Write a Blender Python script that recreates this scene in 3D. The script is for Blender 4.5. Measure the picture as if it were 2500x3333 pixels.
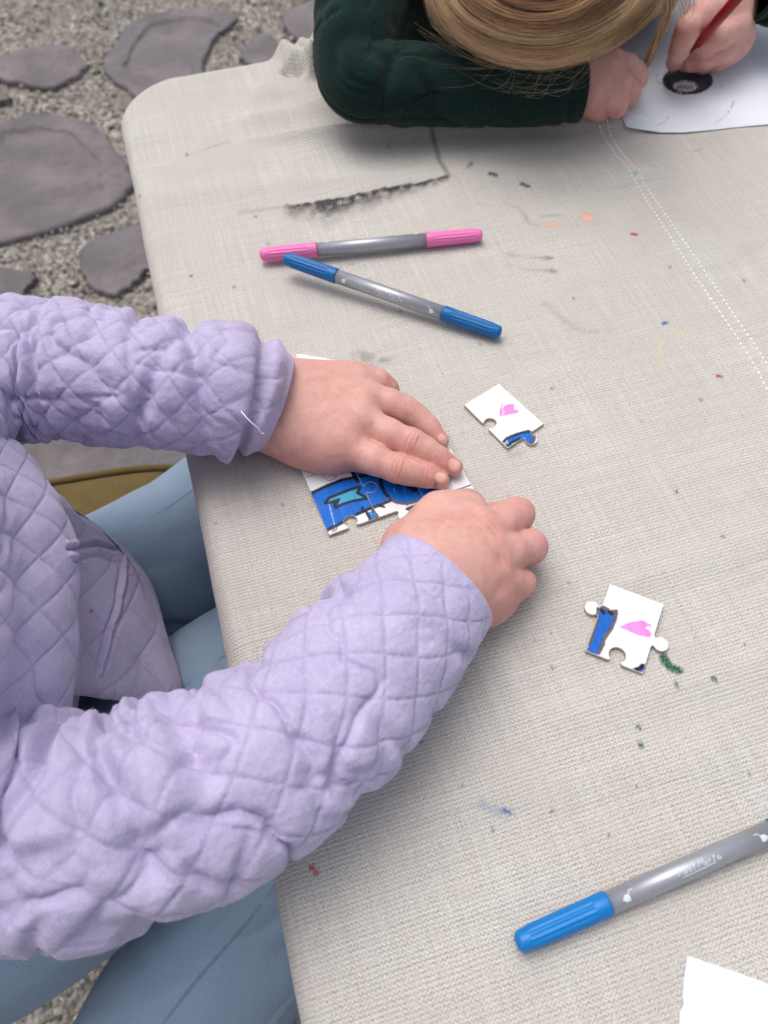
import bpy, math, random
import numpy as np
from mathutils import Vector, Matrix
from mathutils.geometry import delaunay_2d_cdt

sc = bpy.context.scene
for o in list(bpy.data.objects):
    bpy.data.objects.remove(o)
rng = np.random.default_rng(7)
random.seed(7)
R = math.radians
# ------------------------------------------------------------------ camera
# metres; the table top is z = 0, the ground z = -0.70; x right, y away
CAM_H, PITCH, ROLL, FPX = 0.36, R(58), R(2.5), 2500.0
_c, _s = math.cos(ROLL), math.sin(ROLL)
FWD = np.array([0, math.cos(PITCH), -math.sin(PITCH)])
_X = np.array([1.0, 0, 0]); _D = np.array([0, -math.sin(PITCH), -math.cos(PITCH)])
IMR = _c * _X + _s * _D
IMD = -_s * _X + _c * _D
CAMP = np.array([0, 0, CAM_H])
cam_d = bpy.data.cameras.new('camera')
cam = bpy.data.objects.new('camera', cam_d)
sc.collection.objects.link(cam)
cam.matrix_world = Matrix((( IMR[0], -IMD[0], -FWD[0], 0), (IMR[1], -IMD[1], -FWD[1], 0),
                           (IMR[2], -IMD[2], -FWD[2], CAM_H), (0, 0, 0, 1)))
cam_d.sensor_fit = 'VERTICAL'; cam_d.sensor_height = 9.6; cam_d.sensor_width = 7.2
cam_d.lens = 9.6 * FPX / 3333.0
cam_d.clip_start = 0.01; cam_d.clip_end = 200
cam_d.dof.use_dof = True; cam_d.dof.focus_distance = 0.40; cam_d.dof.aperture_fstop = 2.8
sc.camera = cam
# ------------------------------------------------------------------ sky, sun, exposure
SUN_EL, SUN_AZ = 70, -35          # soft light from the open side on the left
w = bpy.data.worlds.new('World'); sc.world = w; w.use_nodes = True
nt = w.node_tree; nt.nodes.clear()
wo = nt.nodes.new('ShaderNodeOutputWorld'); bg = nt.nodes.new('ShaderNodeBackground')
sky = nt.nodes.new('ShaderNodeTexSky'); sky.sky_type = 'NISHITA'; sky.sun_disc = False
sky.sun_elevation = R(SUN_EL); sky.sun_rotation = R(SUN_AZ)
sky.dust_density = 6; sky.air_density = 1.0; sky.ozone_density = 1.0
hs = nt.nodes.new('ShaderNodeHueSaturation'); hs.inputs['Saturation'].default_value = 0.5
nt.links.new(sky.outputs[0], hs.inputs['Color']); nt.links.new(hs.outputs[0], bg.inputs[0])
bg.inputs[1].default_value = 0.15
nt.links.new(bg.outputs[0], wo.inputs[0])
sd = bpy.data.lights.new('sun', 'SUN'); sd.energy = 1.0; sd.angle = R(52); sd.color = (1.0, 0.98, 0.96)
sun = bpy.data.objects.new('sun', sd); sc.collection.objects.link(sun)
_az, _el = R(SUN_AZ), R(SUN_EL)
_sv = Vector((math.sin(_az) * math.cos(_el), math.cos(_az) * math.cos(_el), math.sin(_el)))
sun.rotation_euler = _sv.to_track_quat('Z', 'Y').to_euler()
sc.view_settings.view_transform = 'Standard'; sc.view_settings.look = 'None'
sc.view_settings.gamma = 1.0; sc.view_settings.use_curve_mapping = False
sc.view_settings.exposure = 0.07
sc.render.engine = 'CYCLES'
sc.cycles.use_denoising = True
# ------------------------------------------------------------------ helpers
def P(px, py, z=0.0):
    """the point at height z that stands at that place of the table / ground plan"""
    d = FWD + (px - 1250.0) / FPX * IMR + (py - 1666.5) / FPX * IMD
    t = (z - CAM_H) / d[2]
    return CAMP + d * t
def PL(lst):
    return np.array([P(*q) for q in lst])
def lin(r, g, b):
    f = lambda c: (c / 255 / 12.92) if c / 255 <= 0.04045 else ((c / 255 + 0.055) / 1.055) ** 2.4
    return (f(r), f(g), f(b))
def link(o, parent=None):
    sc.collection.objects.link(o)
    if parent is not None:
        o.parent = parent
    return o
def tag(o, label=None, cat=None, group=None, kind=None):
    if label: o['label'] = label
    if cat: o['category'] = cat
    if group: o['group'] = group
    if kind: o['kind'] = kind
    return o
def empty(name, loc=(0, 0, 0), rot=None):
    o = bpy.data.objects.new(name, None); sc.collection.objects.link(o)
    o.location = loc; o.empty_display_size = 0.02
    if rot is not None: o.rotation_euler = rot
    return o
def mk(name, V, F, mat, parent=None, smooth=True, uv=None, col=None, world=True, extra=None):
    """V (n,3), F (m,3|4) array or ragged list -> one linked mesh object; world=True: V is in world space"""
    V = np.asarray(V, np.float32)
    me = bpy.data.meshes.new(name)
    if isinstance(F, np.ndarray):
        tot = np.full(len(F), F.shape[1], np.int32); flat = F.astype(np.int32).ravel()
    else:
        tot = np.array([len(f) for f in F], np.int32); flat = np.array([i for f in F for i in f], np.int32)
    me.vertices.add(len(V)); me.vertices.foreach_set('co', V.ravel())
    me.loops.add(len(flat)); me.loops.foreach_set('vertex_index', flat)
    me.polygons.add(len(tot))
    me.polygons.foreach_set('loop_start', np.concatenate([[0], np.cumsum(tot)[:-1]]).astype(np.int32))
    if smooth: me.polygons.foreach_set('use_smooth', np.ones(len(tot), bool))
    me.update(calc_edges=True); me.validate()
    if uv is not None:
        l = me.uv_layers.new(name='UVMap')
        idx = np.zeros(len(me.loops), np.int32); me.loops.foreach_get('vertex_index', idx)
        l.data.foreach_set('uv', np.asarray(uv, np.float32)[idx].ravel())
    if col is not None:
        col = np.asarray(col, np.float32)
        if col.shape[1] == 3: col = np.hstack([col, np.ones((len(col), 1), np.float32)])
        a = me.color_attributes.new('Col', 'FLOAT_COLOR', 'POINT'); a.data.foreach_set('color', col.ravel())
    if extra:
        for k, val in extra.items():
            a = me.attributes.new(k, 'FLOAT', 'POINT'); a.data.foreach_set('value', np.asarray(val, np.float32))
    if mat is not None: me.materials.append(mat)
    o = bpy.data.objects.new(name, me); sc.collection.objects.link(o)
    if parent is not None:
        o.parent = parent
        if world and parent.type == 'EMPTY':
            o.matrix_parent_inverse = Matrix.LocRotScale(parent.location, parent.rotation_euler, None).inverted()
    return o
def grid_faces(n, m, wrap_m=False, wrap_n=False):
    i = np.arange(n if wrap_n else n - 1)[:, None]; j = np.arange(m if wrap_m else m - 1)[None, :]
    a = i * m + j; b = i * m + (j + 1) % m; c = ((i + 1) % n) * m + (j + 1) % m; d = ((i + 1) % n) * m + j
    return np.stack([a, b, c, d], -1).reshape(-1, 4)
_perm = np.random.default_rng(3).random((64, 64, 64)).astype(np.float32)
def vnoise(p):
    p = np.asarray(p, np.float32); i = np.floor(p).astype(np.int32); f = p - i; f = f * f * (3 - 2 * f)
    i0 = i & 63; i1 = (i + 1) & 63; x, y, z = 0, 1, 2
    g = lambda a, b, c: _perm[a[..., 0], b[..., 1], c[..., 2]]
    fx, fy, fz = f[..., 0], f[..., 1], f[..., 2]
    c00 = g(i0, i0, i0) * (1 - fx) + g(i1, i0, i0) * fx; c10 = g(i0, i1, i0) * (1 - fx) + g(i1, i1, i0) * fx
    c01 = g(i0, i0, i1) * (1 - fx) + g(i1, i0, i1) * fx; c11 = g(i0, i1, i1) * (1 - fx) + g(i1, i1, i1) * fx
    return ((c00 * (1 - fy) + c10 * fy) * (1 - fz) + (c01 * (1 - fy) + c11 * fy) * fz) * 2 - 1
def fbm(p, o=3):
    p = np.asarray(p, np.float32); s = 0; a = 1; t = 0
    for k in range(o):
        s = s + a * vnoise(p * 2 ** k + 17.3 * k); t += a; a *= 0.5
    return s / t
def sstep(a, b, x):
    t = np.clip((x - a) / (b - a), 0, 1); return t * t * (3 - 2 * t)
def crom(pts, n, closed=False):
    """Catmull-Rom through pts (k,d), n samples"""
    p = np.asarray(pts, float); k = len(p)
    if closed: q = np.vstack([p[-1], p, p[0], p[1]]); segs = k
    else: q = np.vstack([2 * p[0] - p[1], p, 2 * p[-1] - p[-2]]); segs = k - 1
    t = np.linspace(0, segs, n, endpoint=not closed); i = np.minimum(t.astype(int), segs - 1); f = (t - i)[:, None]
    a, b, c, d = q[i], q[i + 1], q[i + 2], q[i + 3]
    return 0.5 * (2 * b + (c - a) * f + (2 * a - 5 * b + 4 * c - d) * f ** 2 + (3 * b - a - 3 * c + d) * f ** 3)
def resample(p, n):
    d = np.concatenate([[0], np.cumsum(np.linalg.norm(np.diff(p[:, :3], axis=0), axis=1))])
    t = np.linspace(0, d[-1], n)
    return np.stack([np.interp(t, d, p[:, k]) for k in range(p.shape[1])], 1), d[-1]
def frames(C, ref=(0, 0, 1)):
    T = np.gradient(C, axis=0); T /= np.linalg.norm(T, axis=1)[:, None]
    N = np.zeros_like(C); B = np.zeros_like(C); u = np.array(ref, float)
    for i in range(len(C)):
        u = u - T[i] * (u @ T[i]); u /= np.linalg.norm(u); N[i] = u; B[i] = np.cross(T[i], u)
    return T, N, B
def seg_dist(q, a, b):
    ab = b - a; t = np.clip(((q - a) @ ab) / (ab @ ab + 1e-12), 0, 1)
    return np.linalg.norm(q - a - t[:, None] * ab, axis=1), t
def poly_dist(q, pts):
    d = np.full(len(q), 9.0)
    for a, b in zip(pts[:-1], pts[1:]): d = np.minimum(d, seg_dist(q, a, b)[0])
    return d
def in_poly(q, poly):
    x, y = q[:, 0], q[:, 1]; r = np.zeros(len(q), bool); n = len(poly)
    for i in range(n):
        x0, y0 = poly[i]; x1, y1 = poly[(i + 1) % n]
        c = ((y0 > y) != (y1 > y)) & (x < (x1 - x0) * (y - y0) / (y1 - y0 + 1e-15) + x0); r ^= c
    return r
def smin(a, b, k):
    h = np.clip(0.5 + 0.5 * (b - a) / k, 0, 1); return b * (1 - h) + a * h - k * h * (1 - h)
class Field:
    """a distance field on a grid; cones are melted together with smooth minima"""
    def __init__(self, lo, hi, h):
        self.lo = np.array(lo, np.float32); self.h = h
        self.n = np.ceil((np.array(hi) - lo) / h).astype(int) + 1
        self.G = {}
    def layer(self, k): return self.G.setdefault(k, np.full(self.n, 0.08, np.float32))
    def cone(self, lay, a, b, r1, r2, k=0.004, flat=None):
        """flat=(axis vector, factor): squash across that axis"""
        D = self.layer(lay); a = np.asarray(a, np.float32); b = np.asarray(b, np.float32); m = max(r1, r2) + 0.022
        i0 = np.clip(np.floor((np.minimum(a, b) - m - self.lo) / self.h).astype(int), 0, self.n)
        i1 = np.clip(np.ceil((np.maximum(a, b) + m - self.lo) / self.h).astype(int) + 1, 0, self.n)
        if (i1 <= i0).any(): return
        ax = [self.lo[j] + self.h * np.arange(i0[j], i1[j], dtype=np.float32) for j in range(3)]
        X, Y, Z = ax[0][:, None, None] - a[0], ax[1][None, :, None] - a[1], ax[2][None, None, :] - a[2]
        ab = b - a; l2 = float(ab @ ab) + 1e-9
        t = np.clip((X * ab[0] + Y * ab[1] + Z * ab[2]) / l2, 0, 1)
        dx, dy, dz = X - ab[0] * t, Y - ab[1] * t, Z - ab[2] * t
        if flat is not None:
            n = np.asarray(flat[0], np.float32); n = n / np.linalg.norm(n); dn = dx * n[0] + dy * n[1] + dz * n[2]
            e = dn * (flat[1] - 1); dx = dx + e * n[0]; dy = dy + e * n[1]; dz = dz + e * n[2]
        d = np.sqrt(dx * dx + dy * dy + dz * dz) - (r1 + (r2 - r1) * t)
        sl = tuple(slice(i0[j], i1[j]) for j in range(3))
        D[sl] = smin(D[sl], d, k)
    def chain(self, lay, pts, k=0.004):
        for p, q in zip(pts[:-1], pts[1:]): self.cone(lay, p[0], q[0], p[1], q[1], k)
    def mesh(self, D):
        S = D < 0; n = D.shape; m = tuple(x - 1 for x in n)
        cnt = np.zeros(m, np.int8); sl = lambda c: tuple(slice(c[j], c[j] + m[j]) for j in range(3))
        cs = [(a, b, c) for a in (0, 1) for b in (0, 1) for c in (0, 1)]
        for c in cs: cnt += S[sl(c)]
        mix = (cnt > 0) & (cnt < 8); I = np.argwhere(mix); idx = np.full(m, -1, np.int32); idx[mix] = np.arange(len(I))
        acc = np.zeros((len(I), 3), np.float32); w_ = np.zeros(len(I), np.float32)
        for a in cs:
            for j in range(3):
                if a[j]: continue
                b = list(a); b[j] = 1
                da = D[I[:, 0] + a[0], I[:, 1] + a[1], I[:, 2] + a[2]]; db = D[I[:, 0] + b[0], I[:, 1] + b[1], I[:, 2] + b[2]]
                ok = (da < 0) != (db < 0); t = np.where(ok, da / np.where(ok, da - db, 1), 0)
                p = np.array(a, np.float32)[None].repeat(len(I), 0); p[:, j] += t
                acc += p * ok[:, None]; w_ += ok
        V = (I + acc / w_[:, None]) * self.h + self.lo
        Fs = []
        for j in range(3):
            u, v = (j + 1) % 3, (j + 2) % 3
            s0 = [slice(0, n[q]) for q in range(3)]; s1 = list(s0); s0[j] = slice(0, n[j] - 1); s1[j] = slice(1, n[j])
            A, B = S[tuple(s0)], S[tuple(s1)]
            E = np.argwhere(A != B); E = E[(E[:, u] > 0) & (E[:, v] > 0) & (E[:, u] < m[u]) & (E[:, v] < m[v])]
            sg = A[E[:, 0], E[:, 1], E[:, 2]]
            def cell(du, dv):
                c = E.copy(); c[:, u] -= du; c[:, v] -= dv; return idx[c[:, 0], c[:, 1], c[:, 2]]
            q = np.stack([cell(1, 1), cell(0, 1), cell(0, 0), cell(1, 0)], 1)
            q[~sg] = q[~sg][:, ::-1]; Fs.append(q)
        return V, np.vstack(Fs)
def join(parts):
    Vs, Fs, o = [], [], 0
    for V, F in parts:
        Vs.append(V); Fs.append(F + o); o += len(V)
    return np.vstack(Vs), np.vstack(Fs)
def tube(C, r, nphi=12, ref=(0, 0, 1), cap=True):
    C = np.asarray(C, float); T, N, B = frames(C, ref); r = np.broadcast_to(np.asarray(r, float), (len(C),))
    a = np.arange(nphi) / nphi * 2 * math.pi
    V = C[:, None] + r[:, None, None] * (np.cos(a)[None, :, None] * N[:, None] + np.sin(a)[None, :, None] * B[:, None])
    V = V.reshape(-1, 3); F = [tuple(f) for f in grid_faces(len(C), nphi, True)]
    if cap: F.append(tuple(range(nphi))[::-1]); F.append(tuple(range((len(C) - 1) * nphi, len(C) * nphi)))
    return V, F
# ------------------------------------------------------------------ materials
class N:
    def __init__(self, name):
        self.m = bpy.data.materials.new(name); self.m.use_nodes = True; self.t = self.m.node_tree
        self.b = self.t.nodes['Principled BSDF']
    def n(self, typ, ins=None, **kw):
        x = self.t.nodes.new('ShaderNode' + typ)
        for k, v in kw.items(): setattr(x, k, v)
        for k, v in (ins or {}).items():
            if isinstance(v, bpy.types.NodeSocket): self.t.links.new(v, x.inputs[k])
            else: x.inputs[k].default_value = v
        return x
    def math(self, op, a, b=0.0, c=None):
        i = {0: a, 1: b}
        if c is not None: i[2] = c
        return self.n('Math', i, operation=op).outputs[0]
    def mix(self, f, a, b, bt='MIX'):
        x = self.n('Mix', data_type='RGBA', blend_type=bt); x.clamp_factor = True
        for k, v in ((0, f), (6, a), (7, b)):
            if isinstance(v, bpy.types.NodeSocket): self.t.links.new(v, x.inputs[k])
            else: x.inputs[k].default_value = v if k == 0 else tuple(v)[:3] + (1,)
        return x.outputs[2]
    def noise(self, vec, scale, detail=3, rough=0.5):
        i = {'Scale': scale, 'Detail': detail, 'Roughness': rough}
        if vec is not None: i['Vector'] = vec
        return self.n('TexNoise', i).outputs[0]
    def ramp(self, f, a, b): return self.n('MapRange', {0: f, 1: a, 2: b}, clamp=True).outputs[0]
    def obj(self): return self.n('TexCoord').outputs['Object']
    def uv(self): return self.n('UVMap').outputs[0]
    def col(self, nm='Col'): return self.n('Attribute', attribute_name=nm)
    def bump(self, h, dist, strength=1.0):
        x = self.n('Bump', {'Height': h, 'Distance': dist, 'Strength': strength}); self.t.links.new(x.outputs[0], self.b.inputs['Normal'])
    def set(self, **kw):
        for k, v in kw.items():
            k = k.replace('_', ' ')
            if isinstance(v, bpy.types.NodeSocket): self.t.links.new(v, self.b.inputs[k])
            else:
                if k == 'Base Color' or k.endswith('Tint'): v = tuple(v)[:3] + (1,)
                self.b.inputs[k].default_value = v
        return self
def plain(name, col, rough=0.5, var=0.12, scale=60, **kw):
    m = N(name); f = m.noise(m.obj(), scale, 3)
    c2 = [c * (1 - var) for c in col]; c1 = [min(1, c * (1 + var)) for c in col]
    m.set(Base_Color=m.mix(f, c2, c1), Roughness=rough, **kw); return m.m
# ------------------------------------------------------------------ ground
GZ = -0.70
m = N('gravel_ground_material'); o_ = m.obj()
v1 = m.n('TexVoronoi', {'Vector': o_, 'Scale': 140.0}); v2 = m.n('TexVoronoi', {'Vector': o_, 'Scale': 330.0})
hsv = m.n('SeparateColor', {0: v1.outputs['Color']})
c = m.mix(hsv.outputs[0], lin(120, 115, 110), lin(178, 172, 165)); c = m.mix(m.ramp(hsv.outputs[1], 0.7, 0.95), c, lin(205, 199, 186))
c = m.mix(m.ramp(hsv.outputs[2], 0.75, 0.95), c, lin(84, 76, 66)); c = m.mix(m.ramp(m.noise(o_, 9, 3), 0.45, 0.75), c, lin(140, 133, 124))
m.set(Base_Color=c, Roughness=0.9)
m.bump(m.math('ADD', m.math('MULTIPLY', v1.outputs['Distance'], -1.0), m.math('MULTIPLY', v2.outputs['Distance'], -0.4)), 0.006)
M_GRAVEL = m.m
n = 140; gx = np.linspace(-14, 14, n); gx = np.sign(gx) * np.abs(gx / 14) ** 2.2 * 14; gy = gx + 0.8
X, Y = np.meshgrid(gx, gy, indexing='ij'); Z = GZ + 0.004 * fbm(np.stack([X * 6, Y * 6, X * 0], -1), 2) - 0.003
ground = mk('ground', np.stack([X, Y, Z], -1).reshape(-1, 3), grid_faces(n, n)[:, ::-1], M_GRAVEL)
tag(ground, kind='structure')
m = N('flagstone_material'); o_ = m.obj()
f1 = m.noise(o_, 9, 5, 0.6); f2 = m.noise(o_, 55, 4, 0.6)
c = m.mix(m.ramp(f1, 0.35, 0.65), lin(94, 88, 90), lin(122, 114, 115)); c = m.mix(m.ramp(f2, 0.55, 0.8), c, lin(88, 86, 90))
c = m.mix(m.math('MULTIPLY', m.ramp(m.noise(o_, 3.5, 2), 0.5, 0.62), 0.6), c, lin(92, 92, 98))
m.set(Base_Color=c, Roughness=0.75)
m.bump(m.math('ADD', m.noise(o_, 7, 6, 0.62), m.math('MULTIPLY', f2, 0.25)), 0.018)
M_FLAG = m.m
def flagstone(poly_px=None, world_poly=None, seed=0, layers=()):
    q = np.array([P(x, y, GZ)[:2] for x, y in poly_px]) if poly_px is not None else np.array(world_poly)
    o = crom(q, 90, True); r_ = np.random.default_rng(seed)
    d = np.arange(90) / 90 * 2 * math.pi; j = 0.006 * vnoise(np.stack([np.cos(d) * 6 + seed, np.sin(d) * 6, d * 0], -1)) + 0.003 * vnoise(np.stack([np.cos(d) * 19 + seed, np.sin(d) * 19, d * 0], -1))
    c0 = o.mean(0); nr = (o - c0); nr /= np.linalg.norm(nr, axis=1)[:, None]; o = o + nr * j[:, None]
    rings = [(1.0, -0.012), (1.0, 0.006), (0.988, 0.0105), (0.965, 0.0125)] + [(k, 0.0132) for k in np.arange(0.93, 0.05, -0.022)]
    V = []
    for s, z in rings:
        p = c0 + (o - c0) * s
        zz = GZ + z + (0.0025 * fbm(np.stack([p[:, 0] * 9 + seed, p[:, 1] * 9, p[:, 0] * 0], -1), 3) if z > 0.011 else 0)
        # weathered layer: an inner sheet lies a few millimetres lower, its edge is irregular
        if layers and z > 0.013:
            e = 0.68 + 0.22 * fbm(np.stack([np.cos(d) * 1.7 + seed, np.sin(d) * 1.7, d * 0], -1), 3)
            zz = zz - 0.008 * sstep(0.016, -0.016, s - e)
        V.append(np.column_stack([p, np.broadcast_to(zz, (len(p),))]))
    V = np.vstack(V + [np.array([[c0[0], c0[1], V[-1][:, 2].mean()]])])
    F = [tuple(f) for f in grid_faces(len(rings), 90, True)]; b = (len(rings) - 1) * 90
    F += [(b + i, b + (i + 1) % 90, len(V) - 1) for i in range(90)]
    return mk('flagstone', V, F, M_FLAG, ground)
zs = lambda L: [(x / 1.508, y / 1.508) for x, y in L]
STONES = [
    zs([(-120, 320), (0, 290), (180, 255), (310, 235), (370, 270), (430, 340), (330, 420), (210, 450), (0, 410), (-130, 400)]),
    zs([(610, 160), (700, 100), (830, 70), (1000, 60), (1165, 100), (1110, 160), (1060, 200), (1010, 310), (1000, 420), (860, 500), (700, 500), (620, 455), (540, 390), (515, 340), (560, 260)]),
    zs([(1380, 90), (1440, 60), (1600, 0), (1700, -50), (1800, 50), (1750, 180), (1600, 240), (1500, 240), (1420, 170)]),
    zs([(1200, 260), (1240, 210), (1320, 185), (1370, 240), (1390, 300), (1300, 360), (1190, 310)]),
    zs([(-300, 760), (-100, 650), (0, 620), (150, 580), (330, 590), (470, 630), (570, 740), (640, 850), (655, 920), (630, 970), (560, 1030), (350, 1110), (0, 1215), (-200, 1230), (-320, 1000)]),
    zs([(410, 1230), (500, 1180), (680, 1130), (800, 1150), (850, 1300), (720, 1350), (650, 1420), (560, 1470), (480, 1440), (420, 1370), (400, 1300)]),
    zs([(-120, 1370), (0, 1335), (150, 1350), (185, 1380), (140, 1440), (100, 1540), (0, 1580), (-150, 1500)]),
    [(-60, 1490), (120, 1430), (420, 1400), (640, 1440), (660, 1560), (560, 1650), (260, 1700), (40, 1650)],
    zs([(-60, 470), (0, 480), (60, 495), (20, 520), (-60, 520)]),
]
for i, s in enumerate(STONES): flagstone(s, seed=i * 3 + 1, layers=(1,) if i in (1, 4) else ())
for i, (x, y, r_) in enumerate([(-1.45, 0.9, .2), (-1.5, 1.6, .24), (-1.2, 0.3, .22), (-1.7, 0.2, .2), (-.9, -.5, .25), (-1.5, -.5, .22), (0.5, 2.3, .24), (1.1, 2.5, .22), (1.4, 1.6, .25), (-.5, 2.75, .2), (.1, -.8, .25), (1.3, .6, .2)]):
    a = np.arange(9) / 9 * 2 * math.pi; rr = r_ * (0.8 + 0.35 * np.random.default_rng(i).random(9))
    flagstone(world_poly=np.column_stack([x + rr * np.cos(a), y + 0.8 * rr * np.sin(a)]), seed=40 + i)
# loose pebbles, uncountable
m = N('pebble_material'); m.set(Base_Color=m.col().outputs[0], Roughness=0.85); M_PEB = m.m
NP_ = 38000
pq = np.column_stack([rng.uniform(-1.35, 0.35, NP_), rng.uniform(-0.25, 2.7, NP_)])
pq = pq[(pq[:, 0] < -0.12 + 0.1 * rng.random(len(pq)) - 0.25 * pq[:, 1] * (pq[:, 1] < .7)) | (pq[:, 1] > 1.0)]
for s in STONES:
    q = np.array([P(x, y, GZ)[:2] for x, y in s]); c0 = q.mean(0)
    pq = pq[~in_poly(pq, c0 + (q - c0) * 0.97) | (rng.random(len(pq)) < 0.004)]
k = len(pq); oct_ = np.array([[1, 0, 0], [-1, 0, 0], [0, 1, 0], [0, -1, 0], [0, 0, 1], [0, 0, -1], [.7, .7, .1], [-.7, -.7, .1]], float)
of = np.array([[0, 6, 4], [6, 2, 4], [2, 1, 4], [1, 7, 4], [7, 3, 4], [3, 0, 4], [6, 0, 5], [2, 6, 5], [1, 2, 5], [7, 1, 5], [3, 7, 5], [0, 3, 5]])
sz = 0.0025 * np.exp(rng.normal(0, 0.42, k)); onst = np.zeros(k)
V = oct_[None] * (sz[:, None, None] * rng.uniform(0.6, 1.4, (k, 8, 1)) * np.array([1.15, 1, 0.75]))
a = rng.uniform(0, 6.28, k); ca, sa = np.cos(a)[:, None], np.sin(a)[:, None]
V = np.stack([V[..., 0] * ca - V[..., 1] * sa, V[..., 0] * sa + V[..., 1] * ca, V[..., 2]], -1)
V += np.column_stack([pq, GZ + 0.002 + 0.3 * sz])[:, None]
pal = np.array([lin(166, 160, 153), lin(140, 134, 127), lin(206, 202, 195), lin(106, 99, 92), lin(182, 168, 146), lin(152, 145, 138), lin(88, 84, 82)])
pc = pal[rng.choice(7, k, p=[.26, .22, .14, .12, .1, .1, .06])] * rng.uniform(0.92, 1.28, (k, 1))
pc = pc * .68 + np.array(lin(158, 151, 143)) * .32
g = mk('gravel', V.reshape(-1, 3), (of[None] + 8 * np.arange(k)[:, None, None]).reshape(-1, 3), M_PEB, smooth=False, col=np.repeat(pc, 8, 0))
tag(g, 'loose grey and tan gravel between the flagstones', 'gravel', kind='stuff')
# ------------------------------------------------------------------ table and its cloth
TA = R(14.5); TX = np.array([math.cos(TA), math.sin(TA)]); TY = np.array([-math.sin(TA), math.cos(TA)])
def tw(u, v, z): return np.stack([u * TX[0] + v * TY[0], u * TX[1] + v * TY[1], z], -1)
U0, U1, V0, V1 = -0.044, 0.80, -0.62, 0.706          # outer edge of the draped cloth
RE, RC = 0.013, 0.060
M_WOOD = plain('dark_timber', (0.16, 0.10, 0.06), 0.6, 0.3, 30)
tb = empty('table', tuple(tw(np.array(0.38), np.array(0.04), np.array(GZ))))
def boxv(u0, u1, v0, v1, z0, z1):
    return [tuple(tw(np.array(u), np.array(v), np.array(z))) for z in (z0, z1) for u, v in ((u0, v0), (u1, v0), (u1, v1), (u0, v1))]
BF = [(3, 2, 1, 0), (4, 5, 6, 7), (0, 1, 5, 4), (1, 2, 6, 5), (2, 3, 7, 6), (3, 0, 4, 7)]
mk('tabletop', boxv(U0 + .018, U1 - .018, V0 + .018, V1 - .02, -0.03, -0.0035), BF, M_WOOD, tb, smooth=False)
mk('apron', boxv(U0 + .06, U1 - .06, V0 + .06, V1 - .06, -0.085, -0.031), BF, M_WOOD, tb, smooth=False)
for u in (U0 + .09, U1 - .13):
    for v in (V0 + .09, V1 - .13):
        mk('leg', boxv(u, u + .045, v, v + .045, GZ, -0.086), BF, M_WOOD, tb, smooth=False)
tag(tb, 'table hidden beneath the stained linen cloth', 'table')
def axis(stops):
    out = [np.arange(a, b, s) for a, b, s in stops]; return np.concatenate(out)
DROP = 0.20
us = axis([(U0 - DROP, U0 - 0.055, .008), (U0 - 0.055, U0 + 0.40, .00135), (U0 + .40, U1 - .05, .008), (U1 - .05, U1 + .05, .004), (U1 + .05, U1 + DROP, .008)])
vs = axis([(V0 - DROP, V0 - .05, .008), (V0 - .05, V0 + .05, .004), (V0 + .05, -.05, .008), (-.05, V1 - 0.06, .00135), (V1 - .06, V1 + .05, .00135), (V1 + .05, V1 + DROP, .008)])
UU, VV = np.meshgrid(us, vs, indexing='ij'); fu, fv = UU.ravel(), VV.ravel()
iu0, iu1, iv0, iv1 = U0 + RC, U1 - RC, V0 + RC, V1 - RC
bx, by = np.clip(fu, iu0, iu1), np.clip(fv, iv0, iv1)
ox, oy = fu - bx, fv - by; dd = np.hypot(ox, oy) + 1e-9; nx, ny = ox / dd, oy / dd
inr = RC - RE                                          # flat until inr beyond the inner rectangle, then the arc
e = np.maximum(dd - inr, 0); ang = np.minimum(e / RE, R(93)); rest = np.maximum(e - RE * R(93), 0)
rad = np.where(dd < inr, dd, inr + RE * np.sin(ang) + rest * math.cos(R(93)))
z = np.where(dd < inr, 0.0, -RE * (1 - np.cos(ang)) - rest * math.sin(R(93)))
corner = (np.abs(ox) > 1e-6) & (np.abs(oy) > 1e-6); th_ = np.arctan2(ny, nx)
hang = sstep(0.02, 0.18, rest)
per = np.where(corner, th_ * 0.16, np.where(np.abs(ox) > np.abs(oy), by, bx))
pleat = hang * (0.012 * np.sin(per * 42 + 2 * np.sin(per * 9)) + 0.010 * np.where(corner, np.sin(th_ * 14), 0))
rad = rad + pleat + np.where(dd > inr * .7, 0.0016 * fbm(np.stack([per * 14, per * 0, dd * 20], -1), 3), 0)
gu, gv = bx + nx * rad, by + ny * rad
# gentle unevenness of the cloth on the top
top = 1 - sstep(0.0, 0.004, e)
z = z + 0.0016 * fbm(np.stack([gu * 9, gv * 9, gu * 0], -1), 3) * (0.3 + 0.7 * top)
W3 = tw(gu, gv, z)
# a ridge of cloth pushed up by the far child's arm, with pulls running from the elbow
ridge = np.array([P(x, y)[:2] for x, y in [(640, 470), (860, 452), (1060, 437), (1300, 425), (1650, 414), (1960, 404), (2060, 408)]])
q2 = W3[:, :2]; near = (gv > 0.40) & (e < 0.02)
dr = np.full(len(z), 9.0); dr[near] = poly_dist(q2[near], ridge)
taper = sstep(P(700, 460)[0], P(1050, 437)[0], q2[:, 0])
side = q2[:, 1] - np.interp(q2[:, 0], ridge[:, 0], ridge[:, 1])
zr = np.where(side < 0, np.exp(-(dr / 0.0085) ** 2), np.exp(-(dr / 0.0028) ** 2)) * 0.0075 * taper
W3[:, 2] += np.where(near, zr, 0)
def bumpline(pts, wd, hgt):
    p = np.array([P(x, y)[:2] for x, y in pts]); lo, hi = p.min(0) - 4 * wd, p.max(0) + 4 * wd
    s = near & (q2[:, 0] > lo[0]) & (q2[:, 0] < hi[0]) & (q2[:, 1] > lo[1]) & (q2[:, 1] < hi[1])
    if s.any(): W3[s, 2] += hgt * np.exp(-(poly_dist(q2[s], p) / wd) ** 2)
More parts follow.
